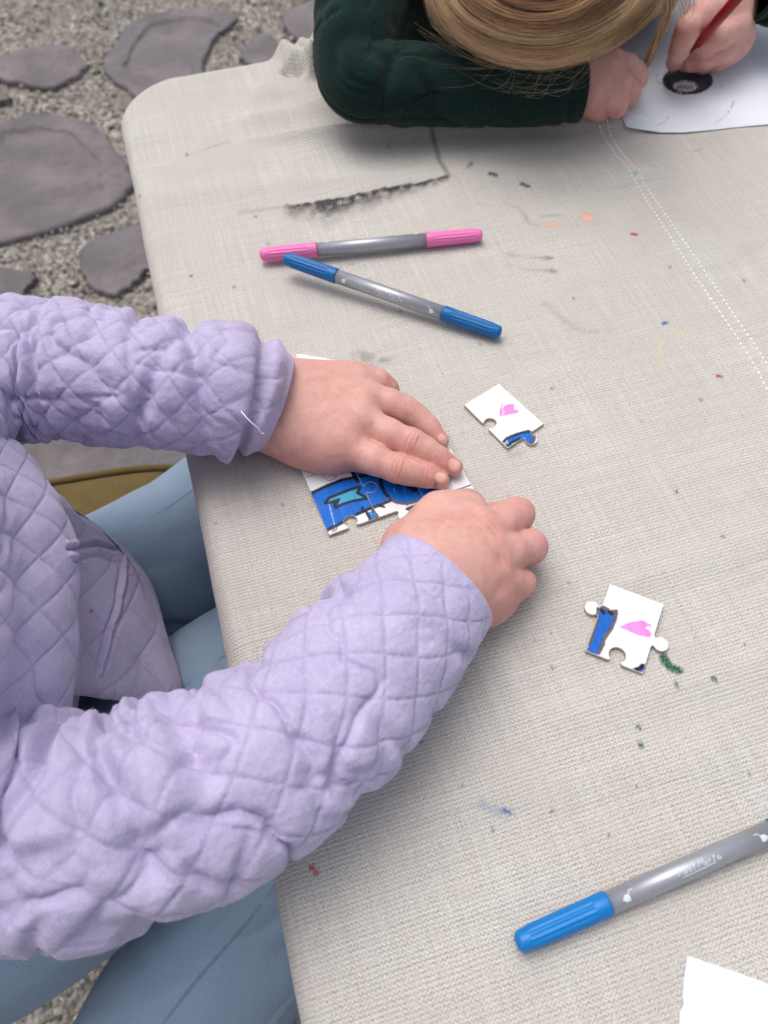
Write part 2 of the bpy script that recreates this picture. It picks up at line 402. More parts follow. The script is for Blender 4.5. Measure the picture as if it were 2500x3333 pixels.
near = (e < 0.03)
for pts, wd, hg in [([(930, 185), (965, 215), (1050, 240)], .009, .016), ([(985, 170), (1030, 200)], .006, .014), ([(1040, 190), (1010, 250)], .006, .010),
                    ([(930, 235), (1050, 262)], .004, -.006), ([(860, 300), (1060, 330)], .012, .005), ([(820, 390), (1060, 350)], .012, .004),
                    ([(520, 640), (900, 600), (1500, 570), (2100, 560)], .012, .0026), ([(1150, 760), (1800, 700)], .016, .0022),
                    ([(1650, 2000), (2500, 1750)], .010, .0018), ([(1800, 2350), (2500, 2150)], .010, .0018), ([(1400, 2600), (2300, 2450)], .012, .0018),
                    ([(650, 1600), (760, 2080)], .004, .0008), ([(440, 450), (560, 430), (700, 450)], .01, .0012)]:
    bumpline(pts, wd, hg)
# stains: paint flecks, pen scribbles and smudges, at their places on the cloth
stain = np.zeros((len(z), 4), np.float32)
qn = q2
def mark(pts, wpx, colr, st, feather=0.5, poly=False, nz=0.0, nsc=300.0, streak=0.0):
    p = np.array([P(x, y)[:2] for x, y in pts]); cy = np.mean([y for _, y in pts]); ppm = FPX / (np.linalg.norm(P(pts[0][0], cy) - CAMP) * 0.93)
    wd = wpx / ppm; lo, hi = p.min(0) - 3 * wd, p.max(0) + 3 * wd
    s = np.where((qn[:, 0] > lo[0]) & (qn[:, 0] < hi[0]) & (qn[:, 1] > lo[1]) & (qn[:, 1] < hi[1]))[0]
    if not len(s): return
    qq = qn[s]
    d = poly_dist(qq, np.vstack([p, p[:1]]) if poly else p)
    if poly: d = np.where(in_poly(qq, p), -d, d) + wd
    if nz: d = d + nz * wd * fbm(np.column_stack([qq * nsc, qq[:, 0] * 0]), 3)
    a = st * sstep(wd * (1 + feather), wd * (1 - feather), d)
    if streak: a = a * np.clip(1 - streak + streak * (0.9 + 1.5 * fbm(np.column_stack([(qq[:, 0] + .35 * qq[:, 1]) * 520, qq[:, 1] * 160, qq[:, 0] * 0]), 2)) , 0.05, 1)
    if wpx < 15 and not poly and st < .75: a = a * np.clip(.75 + .9 * fbm(np.column_stack([qq * 75, qq[:, 0] * 0 + 3]), 2), .1, 1)
    old = stain[s, 3]; na = np.maximum(old, a)
    t = np.where(na > 0, a / (a + old * (1 - a) + 1e-6), 0)[:, None]
    stain[s, :3] = stain[s, :3] * (1 - t) + np.array(colr) * t; stain[s, 3] = na
BLK, GRN, RED = lin(62, 58, 60), lin(24, 96, 62), lin(168, 32, 34)
# charcoal smear along a fold: a crisp upper edge, streaks running down from it
_sel = np.where((qn[:, 1] > .42) & (qn[:, 1] < .64) & (e < .002))[0]; _q = W3[_sel]; _d = (_q - CAMP) @ FWD
_px, _py = 1250 + FPX * ((_q - CAMP) @ IMR) / _d, 1666.5 + FPX * ((_q - CAMP) @ IMD) / _d
_dy = _py - np.interp(_px, [915, 1010, 1130, 1230, 1330, 1450, 1470], [668, 659, 640, 614, 600, 574, 570]) - 3 * vnoise(np.column_stack([_px * .06, _px * 0, _px * 0]))
_ln = np.interp(_px, [915, 960, 1060, 1120, 1240, 1330, 1450, 1470], [30, 48, 80, 70, 66, 46, 26, 12]) * (1 + .55 * fbm(np.column_stack([_px * .013, _px * 0 + 4, _px * 0]), 1))
_al = sstep(-5, 3, _dy) * np.clip(1 - _dy / np.maximum(_ln, 4), 0, 1) ** 1.1 * np.clip(.80 + .55 * fbm(np.column_stack([_px * .055, _py * .07, _px * 0]), 3), .3, 1) * sstep(905, 945, _px) * sstep(1480, 1455, _px)
stain[_sel, :3] = lin(46, 43, 46); stain[_sel, 3] = np.minimum(1, 1.35 * _al)
mark([(780, 688), (850, 680), (930, 672)], 9, BLK, .35, .9, nz=.9)
mark([(1402, 425), (1415, 470), (1428, 520), (1455, 575)], 8, lin(88, 80, 80), .75, .9, nz=.5)
mark([(1030, 500), (1290, 490), (1370, 450), (1050, 440)], 40, lin(150, 138, 128), .35, 1.0, True, .6, 40)
mark([(1260, 485), (1290, 432)], 5, BLK, .7, .8, nz=.5); mark([(1040, 455), (1085, 490)], 5, lin(120, 110, 110), .5, .9)
for x, y in [(1190, 437), (1262, 500), (1172, 470)]: mark([(x, y), (x + 18, y + 3)], 10, lin(110, 150, 125), .4, .9, nz=.8)
mark([(600, 508), (680, 480), (745, 462)], 4, lin(140, 132, 126), .5, .9)
for x, y, r_ in [(1595, 578, 9), (1700, 607, 9)]: mark([(x, y), (x + 16, y + 4)], r_, GRN, .95, .5, nz=.6)
mark([(1520, 560), (1535, 535)], 7, BLK, .7, .8, nz=.5); mark([(1525, 562), (1570, 572)], 5, BLK, .6, .9)
mark([(1640, 668), (1690, 690), (1720, 735), (1755, 745)], 8, lin(120, 112, 112), .5, .9, nz=.5); mark([(1555, 668), (1640, 680)], 5, lin(140, 134, 134), .4, .9)
mark([(1755, 745), (1822, 735)], 6, lin(240, 180, 150), .8, .7, nz=.8); mark([(1760, 716), (1825, 712)], 6, lin(130, 140, 135), .5, .9)
mark([(1900, 706), (1918, 715)], 13, lin(255, 178, 150), .95, .35, nz=.4); mark([(1676, 745), (1682, 745)], 5, lin(255, 178, 150), .8, .5)
mark([(2058, 763), (2070, 765)], 8, RED, .95, .4); mark([(2335, 1224), (2346, 1226)], 7, RED, .95, .4)
mark([(2157, 1057), (2168, 1053)], 7, lin(30, 96, 160), .95, .4)
mark([(1655, 830), (1700, 838), (1780, 842)], 8, lin(110, 104, 106), .55, .9, nz=.7); mark([(1650, 865), (1720, 880), (1800, 882)], 7, lin(110, 104, 106), .6, .9, nz=.7)
mark([(1780, 842), (1792, 843)], 10, BLK, .7, .8, nz=.7); mark([(1795, 882), (1805, 886)], 10, BLK, .7, .8, nz=.7)
mark([(1770, 990), (1850, 1055), (1880, 1080), (1990, 1078)], 12, lin(150, 144, 144), .5, .9, nz=.8); mark([(1880, 1078), (1935, 1080)], 9, lin(110, 104, 104), .45, .9, nz=.7)
mark([(2150, 1110), (2145, 1160), (2155, 1195)], 8, lin(222, 212, 160), .6, .9, nz=.5); mark([(2195, 1080), (2205, 1085)], 18, lin(222, 212, 160), .45, 1.0, nz=.6)
mark([(2238, 484), (2295, 497)], 4, lin(236, 150, 100), .8, .6); mark([(2062, 573), (2066, 573)], 8, lin(110, 175, 190), .8, .5)
mark([(2410, 430), (2460, 440)], 10, lin(215, 160, 170), .35, 1.0, nz=.6); mark([(1245, 673), (1252, 670)], 9, lin(235, 205, 160), .5, .8)
mark([(2450, 800), (2400, 840)], 30, lin(176, 166, 170), .35, 1.0, nz=.6); mark([(2060, 795), (2100, 800)], 30, lin(200, 178, 184), .35, 1.0, nz=.6)
for x, y, r_ in [(1135, 856, 10), (1100, 868, 7), (1180, 1160, 22), (1240, 1175, 16), (1280, 1160, 9), (1150, 1155, 9), (1210, 1190, 9), (1590, 1120, 10), (1523, 1130, 9), (1480, 810, 8), (1510, 812, 7), (870, 790, 6)]:
    mark([(x, y), (x + r_, y + 2)], r_, BLK, .5, 1.0, nz=1.0, nsc=260)
for x, y in [(2180, 870), (2420, 912), (1865, 970), (620, 895), (1055, 820), (2280, 1300), (2090, 1370), (1795, 1262), (1790, 2060), (1798, 2172), (1735, 2085), (2260, 2075), (2420, 2100), (1430, 1490), (2070, 2560), (1790, 2640), (1560, 1120), (606, 498), (450, 625), (2300, 2480), (1600, 2700), (2440, 2520), (1980, 2720), (1850, 1900), (2200, 1600), (2350, 1750), (1500, 2560), (920, 1640), (700, 1700), (1300, 1010), (760, 930), (830, 700)]:
    mark([(x, y), (x + 3, y + 4)], 4.5, lin(70, 66, 70), .8, .6, nz=.5)
mark([(2158, 2142), (2166, 2160), (2180, 2176), (2205, 2186)], 15, GRN, 1.0, .25, nz=.2); mark([(2210, 2188), (2218, 2188)], 5, GRN, .9, .5)
for x, y, r_ in [(2196, 2231, 8), (2320, 2214, 8), (2080, 2425, 8), (2075, 2365, 7), (2076, 2415, 6)]: mark([(x, y), (x + 5, y + 6)], r_, GRN, .95, .4, nz=.6)
mark([(1560, 2625), (1610, 2635), (1660, 2650)], 13, lin(100, 140, 175), .5, 1.0, nz=1.3, nsc=420); mark([(1640, 2640), (1660, 2648)], 9, lin(38, 108, 164), .9, .5, nz=.9)
mark([(1350, 2395), (1367, 2415)], 7, lin(30, 62, 120), .9, .5, nz=.8); mark([(1795, 2640), (1800, 2645)], 5, BLK, .9, .5)
mark([(1015, 2825), (1030, 2842)], 9, lin(190, 92, 52), .95, .4, nz=.5)
mark([(1235, 1757), (1255, 1763)], 11, lin(232, 186, 158), .7, .8, nz=1.0, nsc=420); mark([(940, 1702), (944, 1705)], 6, lin(236, 176, 150), .6, .7)
mark([(1655, 1614), (1660, 1616)], 8, lin(214, 120, 130), .7, .6); mark([(1905, 1870), (1925, 1868)], 9, lin(190, 178, 172), .4, 1.0); mark([(1660, 1480), (1690, 1475)], 16, lin(150, 144, 142), .45, 1.0, nz=.8)
for pts in ([(2360, 1870), (2500, 1810)], [(1720, 1950), (1950, 1900)], [(2390, 1680), (2450, 1560)], [(2300, 1950), (2480, 1880)]): mark(pts, 9, lin(182, 166, 152), .4, 1.0, nz=.7)
m = N('linen_cloth'); uv = m.uv(); sp = m.n('SeparateXYZ', {0: uv})
def thread(sock, pitch):
    return m.math('SINE', m.math('MULTIPLY', sock, 2 * math.pi / pitch))
wob = m.noise(uv, 90, 2); wu = m.math('ADD', sp.outputs[0], m.math('MULTIPLY', wob, 0.0012)); wv = m.math('ADD', sp.outputs[1], m.math('MULTIPLY', m.noise(uv, 70, 2), 0.0012))
PIT = 0.0020
wv2 = m.math('ADD', wv, m.math('MULTIPLY', thread(wu, PIT), PIT * 0.16))
weave = m.math('MULTIPLY', thread(wu, PIT), thread(wv2, PIT * 0.95))        # plain weave: over, under
rows = m.math('MULTIPLY', m.math('SUBTRACT', m.noise(uv, 1050, 2, .7), 0.5), 2.2)
hgt = m.math('ADD', m.math('MULTIPLY', weave, 0.5), rows)
st_u = m.noise(m.n('Mapping', {0: uv, 'Scale': (700.0, 14.0, 1.0)}).outputs[0], 1.0, 2); st_v = m.noise(m.n('Mapping', {0: uv, 'Scale': (14.0, 700.0, 1.0)}).outputs[0], 1.0, 2)
slub = m.math('ADD', st_u, st_v)
base = m.mix(m.ramp(m.math('ADD', hgt, 0.0), -0.75, 0.65), lin(146, 142, 136), lin(229, 224, 216))
base = m.mix(m.math('MULTIPLY', m.ramp(slub, 0.85, 1.35), 0.35), base, lin(238, 236, 232))
base = m.mix(m.math('MULTIPLY', m.ramp(m.noise(uv, 14, 4, .6), 0.40, 0.68), 0.42), base, lin(192, 185, 178))
fl = m.noise(uv, 420, 2); base = m.mix(m.math('MULTIPLY', m.ramp(fl, 0.72, 0.78), 0.6), base, lin(110, 104, 102))
at = m.col(); brk = m.ramp(m.math('ADD', m.math('MULTIPLY', hgt, 0.35), m.noise(uv, 900, 2)), 0.15, 0.75)
sf = m.math('MINIMUM', m.math('MULTIPLY', at.outputs['Alpha'], m.math('ADD', m.math('MULTIPLY', brk, 0.8), m.math('MULTIPLY', at.outputs['Alpha'], 0.5))), 1.0)
base = m.mix(sf, base, at.outputs['Color'])
m.set(Base_Color=base, Roughness=0.92, Sheen_Weight=0.06, Specular_IOR_Level=0.25)
m.bump(m.math('ADD', hgt, m.math('MULTIPLY', slub, 0.15)), 0.00035, 1.0)
M_LINEN = m.m
cloth = mk('tablecloth', W3, grid_faces(len(us), len(vs))[:, ::-1] if False else grid_faces(len(us), len(vs)), M_LINEN, uv=np.column_stack([fu, fv]), col=stain)
tag(cloth, 'pale linen tablecloth with paint flecks and pen marks, draped over the table', 'tablecloth')
# double row of white stitches along the cloth's seam
M_THREAD = plain('white_thread', (0.93, 0.93, 0.92), 0.7, 0.05)
from mathutils.bvhtree import BVHTree
bvh = BVHTree.FromPolygons([tuple(v) for v in W3[(gv > -0.06) & (gu > 0.2)]], []) if False else None
def cloth_z(x, y):
    s = np.array([x, y]); u_, v_ = s @ TX, s @ TY
    i = np.clip(np.searchsorted(us, u_), 1, len(us) - 1); j = np.clip(np.searchsorted(vs, v_), 1, len(vs) - 1)
    return float(W3.reshape(len(us), len(vs), 3)[i - 1:i + 1, j - 1:j + 1, 2].max())
WZ = W3[:, 2].reshape(len(us), len(vs))
def cloth_zv(q):
    u_, v_ = q @ TX, q @ TY; i = np.clip(np.searchsorted(us, u_), 1, len(us) - 1); j = np.clip(np.searchsorted(vs, v_), 1, len(vs) - 1)
    return np.maximum(np.maximum(WZ[i, j], WZ[i - 1, j]), np.maximum(WZ[i, j - 1], WZ[i - 1, j - 1]))
SV, SF = [], []
for row in ([(1940, 412), (2000, 500), (2070, 600), (2230, 850), (2400, 1105), (2480, 1240), (2560, 1400), (2700, 1700)], [(1968, 412), (2024, 500), (2092, 594), (2258, 835), (2425, 1080), (2520, 1230), (2600, 1370), (2740, 1670)]):
    c = crom(np.array([P(x, y) for x, y in row]), 400); c, L = resample(c, int(0.42 / 0.0046))
    for a, b in zip(c[:-1], c[1:]):
        d = b - a; p = np.array([a + d * t for t in (0.12, 0.3, 0.5, 0.68)])
        for k_, t in enumerate(p): t[2] = cloth_z(t[0], t[1]) + (0.0000, 0.0003, 0.0003, 0.0000)[k_]
        v_, f_ = tube(p, 0.00050, 6); o0 = sum(len(x) for x in SV); SV.append(v_); SF += [tuple(i + o0 for i in f) for f in f_]
st = mk('seam_stitching', np.vstack(SV), SF, M_THREAD, cloth); tag(st, kind='stuff')
# ------------------------------------------------------------------ puzzle pieces
m = N('puzzle_card'); at = m.col(); o_ = m.obj()
m.set(Base_Color=at.outputs[0], Roughness=m.ramp(m.noise(o_, 200, 2), -0.6, 1.6), Specular_IOR_Level=0.22)
M_CARD = m.m
M_BOARD = plain('grey_card_edge', lin(196, 186, 172), 0.9, 0.15, 300)
CT = 0.0021
def jig_edge(L, kn):
    """points along an edge of length L; kn = (fraction, sign, radius) or None"""
    p = [(t, 0.0) for t in np.linspace(0, L, 15)[:-1]]
    if kn is None: return p
    fr, sg, r_ = kn; c = fr * L; nw = 0.62 * r_; e_ = 1.05 * r_; b = math.acos(0.62)
    p = [(t, 0.0) for t in np.linspace(0, c - 1.7 * nw, 6)]
    p += [(c - 1.35 * nw, sg * 0.03 * r_), (c - 1.1 * nw, sg * 0.12 * r_)]
    for th in np.linspace(math.pi + b, -b, 26): p.append((c + r_ * math.cos(th), sg * (e_ + r_ * math.sin(th))))
    p += [(c + 1.1 * nw, sg * 0.12 * r_), (c + 1.35 * nw, sg * 0.03 * r_)] + [(t, 0.0) for t in np.linspace(c + 1.7 * nw, L, 6)[:-1]]
    return p
def outline(corners, knobs):
    out = []; cor = [np.array(c, float) for c in corners]
    for i in range(4):
        a, b = cor[i], cor[(i + 1) % 4]; d = b - a; L = np.linalg.norm(d); d /= L; nrm = np.array([d[1], -d[0]])      # outward for a counter-clockwise outline
        for t, h in jig_edge(L, knobs[i]): out.append(a + d * t + nrm * h)
    return np.array(out)
def inset(p, k):
    a = np.roll(p, 1, 0); b = np.roll(p, -1, 0); t = b - a; t /= np.linalg.norm(t, axis=1)[:, None] + 1e-12
    return p - k * np.column_stack([t[:, 1], -t[:, 0]])
def card(name, poly, paint, thick, step, mats, z0=0.0, warp=None, ins=0.00022, gap=0.00010):
    """a flat card cut along poly (counter-clockwise, world xy); the face is painted by paint(points)"""
    if warp is None: z0 = max(.0004, float(np.percentile(cloth_zv(np.vstack([poly * t + poly.mean(0) * (1 - t) for t in (1, .8, .6, .4, .2)])), 96)) + .0001)
    poly = inset(poly, gap); n = len(poly); c0 = poly.mean(0); inn = inset(poly, ins)
    lo, hi = inn.min(0), inn.max(0); gx, gy = np.meshgrid(np.arange(lo[0], hi[0], step), np.arange(lo[1], hi[1], step))
    g = np.column_stack([gx.ravel(), gy.ravel()]); g = g + np.where((np.round((g[:, 1] - lo[1]) / step) % 2)[:, None] > 0, [[step / 2, 0]], [[0, 0]])
    g = g[in_poly(g, inn)]; g = g[poly_dist(g, np.vstack([inn, inn[:1]])) > step * 0.45]
    pts = np.vstack([inn, g]) - c0
    ov, oe, of_, _, _, _ = delaunay_2d_cdt([Vector(q) for q in pts * 100], [], [list(range(n))], 1, 1e-6)
    tv = np.array([(v.x, v.y) for v in ov]) / 100
    rim1 = poly - c0
    zf = (lambda q: warp(q + c0)) if warp else (lambda q: np.zeros(len(q)))
    nt_ = len(tv)
    V = np.vstack([np.column_stack([tv, zf(tv) + thick]), np.column_stack([inn - c0, zf(inn - c0) + thick]), np.column_stack([rim1, zf(rim1) + thick - ins]), np.column_stack([rim1, zf(rim1)])])
    F = [tuple(f) for f in of_]; a, b, c_ = nt_, nt_ + n, nt_ + 2 * n
    F += [(a + i, b + i, b + (i + 1) % n, a + (i + 1) % n) for i in range(n)]
    side0 = len(F)
    F += [(b + i, c_ + i, c_ + (i + 1) % n, b + (i + 1) % n) for i in range(n)] + ([] if warp else [tuple(c_ + i for i in range(n))[::-1]])
    col = np.ones((len(V), 3)) * lin(238, 239, 240); col[:nt_] = paint(tv + c0); col[nt_:nt_ + n] = paint(inn)
    # orient the rim like the face
    o = mk(name, V, F, mats[0], smooth=False, col=col, world=False)
    o.location = (c0[0], c0[1], z0)
    o.data.materials.append(mats[1])
    mi = np.zeros(len(o.data.polygons), np.int32); mi[side0:] = 1; o.data.polygons.foreach_set('material_index', mi)
    return o
PW = np.array(lin(226, 228, 232)); INK_B = np.array(lin(0, 100, 196)); INK_C = np.array(lin(62, 160, 196)); INK_K = np.array(lin(24, 21, 25)); INK_P = np.array(lin(224, 140, 208)); INK_G = np.array(lin(86, 78, 84))
def strokes(q, base, shapes, zf):
    c = np.tile(base, (len(q), 1)).astype(float); nz = fbm(np.column_stack([q * 900, q[:, 0] * 0]), 3); nz2 = fbm(np.column_stack([q @ np.array([[1400, 250], [300, 90]]), q[:, 0] * 0 + 5]), 2)
    for kind, pts, wd, colr in shapes:
        p = np.array([zf(x, y) for x, y in pts])
        if kind == 'fill':
            d = poly_dist(q, np.vstack([p, p[:1]])); d = np.where(in_poly(q, p), -d, d) + 0.0002 * nz * wd
            a = sstep(0.00022, -0.00012, d) * np.where(nz2 > 0.72, 0.35, 1.0); cc = np.array(colr)[None] * (1 + 0.22 * nz2[:, None])
        else:
            d = poly_dist(q, p) + 0.00015 * nz; a = sstep(wd * 1.15, wd * 0.8, d) * 0.96; cc = np.array(colr)[None] * (1 + 0.3 * nz[:, None])
        c = c * (1 - a[:, None]) + cc * a[:, None]
    return np.clip(c, 0, 1)
zA_ = lambda x, y: P(940 + x / 2.676, 1480 + y / 2.676, CT)[:2]
LW = 0.00108
BLOCK = [
    ('fill', [(150, 355), (330, 270), (430, 225), (560, 200), (680, 178), (760, 150), (800, 60), (900, -40), (1250, 60), (1390, 190), (1390, 240), (1300, 320), (1180, 395), (1000, 425), (880, 390), (760, 450), (600, 525), (470, 590), (350, 650), (300, 630)], 1, INK_B),
    ('fill', [(520, 90), (640, 60), (670, 180), (560, 200)], 1, INK_B),
    ('fill', [(330, 420), (370, 370), (500, 330), (610, 295), (590, 335), (680, 385), (560, 400), (440, 440), (430, 395)], 1, INK_C),
    ('fill', [(690, 505), (730, 490), (765, 560), (715, 570)], 1, lin(20, 120, 190)),
    ('line', [(140, 365), (330, 275), (470, 220), (600, 195), (720, 172)], LW, INK_K), ('line', [(520, 90), (560, 170), (600, 235)], LW, INK_K), ('line', [(640, 60), (670, 170)], LW, INK_K),
    ('line', [(320, 425), (350, 380), (500, 320), (590, 290), (620, 285), (600, 335), (680, 385), (560, 405), (470, 435), (410, 465), (400, 440), (435, 395), (370, 420), (320, 425)], LW * .9, INK_K),
    ('line', [(800, 140), (805, 260), (840, 340), (880, 385)], LW, INK_K), ('line', [(870, 385), (940, 420), (1030, 432), (1150, 400), (1240, 360), (1320, 300), (1390, 235), (1385, 195), (1340, 130)], LW * .9, INK_G),
    ('line', [(590, 525), (700, 475), (790, 445), (880, 405)], LW, INK_K), ('line', [(790, 445), (830, 460)], LW * .7, INK_K), ('line', [(640, 465), (650, 500)], LW * .9, INK_K), ('line', [(670, 490), (710, 570)], LW * .8, INK_K), ('line', [(730, 475), (785, 560)], LW * .8, INK_K),
    ('line', [(345, 655), (420, 620), (465, 595)], LW, INK_K), ('fill', [(375, 655), (425, 635), (420, 665), (380, 680)], 1, lin(150, 140, 152)),
    ('line', [(1040, 270), (1080, 300), (1100, 310)], LW * 1.3, INK_K), ('line', [(900, 235), (950, 265), (1020, 250)], LW * .5, INK_K),
]
paint_block = lambda q: strokes(q, PW, BLOCK, zA_)
OB = np.array([-0.0303, 0.2102]); ba = R(20); EX = np.array([math.cos(ba), math.sin(ba)]); EY = np.array([-EX[1], EX[0]]); PW_, PH_ = 0.0282, 0.0406; KR = 0.0036
def cell(i, j, off=(0, 0)):
    o = OB + EX * PW_ * i + EY * PH_ * j + np.array(off); return [o, o + EX * PW_, o + EX * PW_ + EY * PH_, o + EY * PH_]
K, S_ = (0.5, 1, KR), (0.5, -1, KR)
GP = 'puzzle pieces joined under the hand'
for (i, j), kn, lb, off in [      # knobs: bottom, right, top, left
    ((0, 0), (S_, K, S_, None), 'blue painted corner puzzle piece with turquoise patch and open socket', (0, 0)),
    ((1, 0), (K, K, S_, S_), 'middle puzzle piece, blue above and white below, with a white knob', (0.0002, -0.0001)),
    ((2, 0), (S_, None, None, S_), 'puzzle piece with blue pointed shape under two fingertips', (0.0003, 0)),
    ((0, 1), (K, S_, None, None), 'blank white puzzle piece beside the blue painted corner piece, under the palm', (-0.0001, 0.0002)),
    ((1, 1), (K, None, None, K), 'puzzle piece with blue leg mostly hidden under the flat hand', (0.0001, 0.0002)),
    ((2, -1), (K, None, K, S_), 'white puzzle piece pressed by the curled hand', (0.0006, -0.0004))]:
    o = card('puzzle_piece', outline(cell(i, j, off), kn), paint_block, CT, 0.0005, (M_CARD, M_BOARD), 0.0012)
    tag(o, lb, 'puzzle piece', GP)
g0 = np.array([-0.0504, 0.3441]); gx_ = np.array([.962, -.273]); gy_ = np.array([.273, .962]); g0 = g0 - gy_ * .0282
o = card('puzzle_piece', outline([g0, g0 + gx_ * .0412, g0 + gx_ * .0412 + gy_ * .0282, g0 + gy_ * .0282], (S_, K, None, None)), lambda q: np.tile(PW, (len(q), 1)), CT, 0.004, (M_CARD, M_BOARD), 0.0012)
tag(o, 'white puzzle piece poking out behind the wrist of the flat hand', 'puzzle piece', GP)
z1 = lambda x, y: P(1450 + x / 4.147, 1200 + y / 4.147, CT)[:2]
SH1 = [('fill', [(735, 650), (745, 560), (770, 540), (800, 500), (870, 480), (930, 485), (925, 560), (985, 570), (980, 600), (860, 625)], 1, INK_P), ('line', [(765, 485), (740, 560), (735, 640)], .0004, INK_P),
       ('line', [(770, 560), (790, 600), (760, 630)], .0003, PW), ('fill', [(800, 1030), (850, 960), (960, 890), (1100, 860), (1180, 880), (1210, 930), (1130, 1060), (1060, 1000), (980, 950), (840, 1050)], 1, INK_B),
       ('line', [(780, 1000), (830, 945), (960, 890), (1060, 860), (1120, 850), (1165, 880)], LW * .9, INK_K), ('line', [(840, 1050), (900, 1000), (1000, 950)], LW * .9, INK_K), ('line', [(1205, 915), (1180, 990), (1120, 1050)], LW, INK_G)]
pc_ = [z1(720, 205), z1(250, 490), z1(838, 1078), z1(1330, 748)]
o = card('puzzle_piece', outline(pc_, (None, (0.5, -1, .0036), (0.52, 1, .0036), None)), lambda q: strokes(q, PW, SH1, z1), CT, 0.0005, (M_CARD, M_BOARD), 0.0012)
tag(o, 'loose white puzzle piece near the marker tips with a scribbled pink mark', 'puzzle piece', 'loose puzzle pieces')
z2 = lambda x, y: P(1830 + x / 3.687, 1860 + y / 3.687, CT)[:2]
SH2 = [('fill', [(440, 470), (520, 470), (560, 530), (620, 490), (610, 600), (560, 700), (480, 800), (470, 880), (410, 1010), (280, 960), (340, 850), (400, 650), (430, 560)], 1, lin(10, 96, 190)),
       ('line', [(420, 455), (415, 540), (415, 610), (370, 760), (320, 900)], LW * .7, INK_G), ('line', [(440, 470), (490, 445), (540, 470), (560, 510), (590, 490), (640, 490), (630, 570), (590, 680), (530, 770), (490, 830), (480, 890), (430, 990)], LW * .95, INK_G),
       ('line', [(470, 480), (490, 510)], LW, INK_K), ('line', [(560, 500), (585, 520)], LW, INK_K),
       ('fill', [(680, 678), (800, 625), (960, 600), (1050, 650), (1062, 690), (1020, 700), (1070, 770), (1030, 805), (900, 775), (760, 715)], 1, INK_P), ('line', [(1010, 690), (1035, 688)], .0008, PW),
       ('fill', [(830, 1175), (900, 1160), (940, 1115), (1000, 1125), (975, 1225), (900, 1210)], 1, INK_K), ('fill', [(920, 1200), (970, 1180), (970, 1225)], 1, INK_B)]
pc_ = [z2(565, 160), z2(272, 962), z2(960, 1240), z2(1215, 405)]
o = card('puzzle_piece', outline(pc_, ((0.42, 1, .0038), (0.52, -1, .0040), (0.46, 1, .0038), None)), lambda q: strokes(q, PW, SH2, z2), CT, 0.0005, (M_CARD, M_BOARD), 0.0012)
tag(o, 'loose white puzzle piece with pink heart shape, blue stripe and two knobs', 'puzzle piece', 'loose puzzle pieces')
# ------------------------------------------------------------------ papers
m = N('drawing_paper'); at = m.col(); o_ = m.obj(); m.set(Base_Color=at.outputs[0], Roughness=0.75); m.bump(m.noise(o_, 35, 3), 0.0006, 0.5); M_PAPER = m.m
PP = np.array(lin(218, 223, 231))
z7 = lambda x, y: P(1800 + x / 2.37, y / 2.37, 0.002)[:2]
GK = np.array(lin(44, 42, 52)); GL = np.array(lin(150, 150, 165))
def ell(cx, cy, rx, ry, a0=0, a1=360, n=40): return [(cx + rx * math.cos(R(a)), cy + ry * math.sin(R(a))) for a in np.linspace(a0, a1, n)]
SH3 = [('fill', ell(1040, 612, 190, 112), 1, lin(70, 66, 78)), ('fill', ell(1020, 668, 98, 50), 1, PP), ('line', ell(1040, 618, 186, 106, -20, 200), .0009, GK), ('line', ell(1035, 615, 150, 92, 60, 215), .0010, GK),
       ('line', ell(1000, 640, 120, 80, 90, 240), .0008, GK), ('line', ell(1050, 630, 150, 82, -60, 100), .0009, GK), ('line', ell(1018, 668, 92, 46), .0004, GK), ('line', ell(985, 672, 28, 18), .0005, GK), ('line', ell(1050, 674, 28, 18), .0005, GK), ('line', ell(985, 672, 8, 6), .0006, GK), ('line', ell(1050, 674, 8, 6), .0006, GK),
       ('line', ell(830, 600, 30, 40, 40, 250), .0003, GL), ('line', [(1290, 650), (1315, 690)], .0003, GL), ('line', ell(1100, 720, 300, 260, 10, 60), .0003, GL), ('line', [(800, 980), (870, 930), (890, 900)], .0003, GL)]
far_paper = [(1960, 60), (1950, 200), (1985, 330), (2015, 398), (2035, 424), (2060, 429), (2150, 431), (2230, 431), (2300, 424), (2400, 412), (2500, 404), (2640, 396), (2800, 372), (2850, 120), (2830, -160), (2400, -170), (2000, -120)]
fp = np.array([P(x, y, .002)[:2] for x, y in far_paper])
def wf(q):
    e_ = poly_dist(q, fp[3:13]); return 0.0006 * np.exp(-(e_ / .012) ** 2) * (1 + 0.6 * np.sin(q[:, 0] * 60)) + np.maximum.reduce([cloth_zv(q + np.array(o)) for o in ((0, 0), (.003, 0), (-.003, 0), (0, .003), (0, -.003))]) + .0002
o = card('drawing_paper', fp, lambda q: strokes(q, PP, SH3, z7), 0.0004, 0.0011, (M_PAPER, M_PAPER), 0.0, wf, ins=0.0001, gap=0)
tag(o, 'sheet of white paper with a dark pencil drawing under the writing hand', 'paper')
near_paper = [(2238, 3110), (2300, 3132), (2370, 3155), (2500, 3203), (2700, 3270), (2760, 3500), (2600, 3640), (2150, 3640), (2205, 3420), (2212, 3330), (2213, 3290), (2226, 3272), (2222, 3240), (2226, 3190)]
np_ = np.array([P(x, y, .001)[:2] for x, y in near_paper])
o = card('paper_sheet', np_[::-1] if False else np_, lambda q: np.tile(PP, (len(q), 1)), 0.0006, 0.004, (M_PAPER, M_PAPER), 0.0, lambda q: cloth_zv(q) + .0004 + 0.0004 * np.sin(q[:, 0] * 90), ins=0.0001, gap=0)
tag(o, 'blank white card corner lying in front of the big blue marker', 'paper')
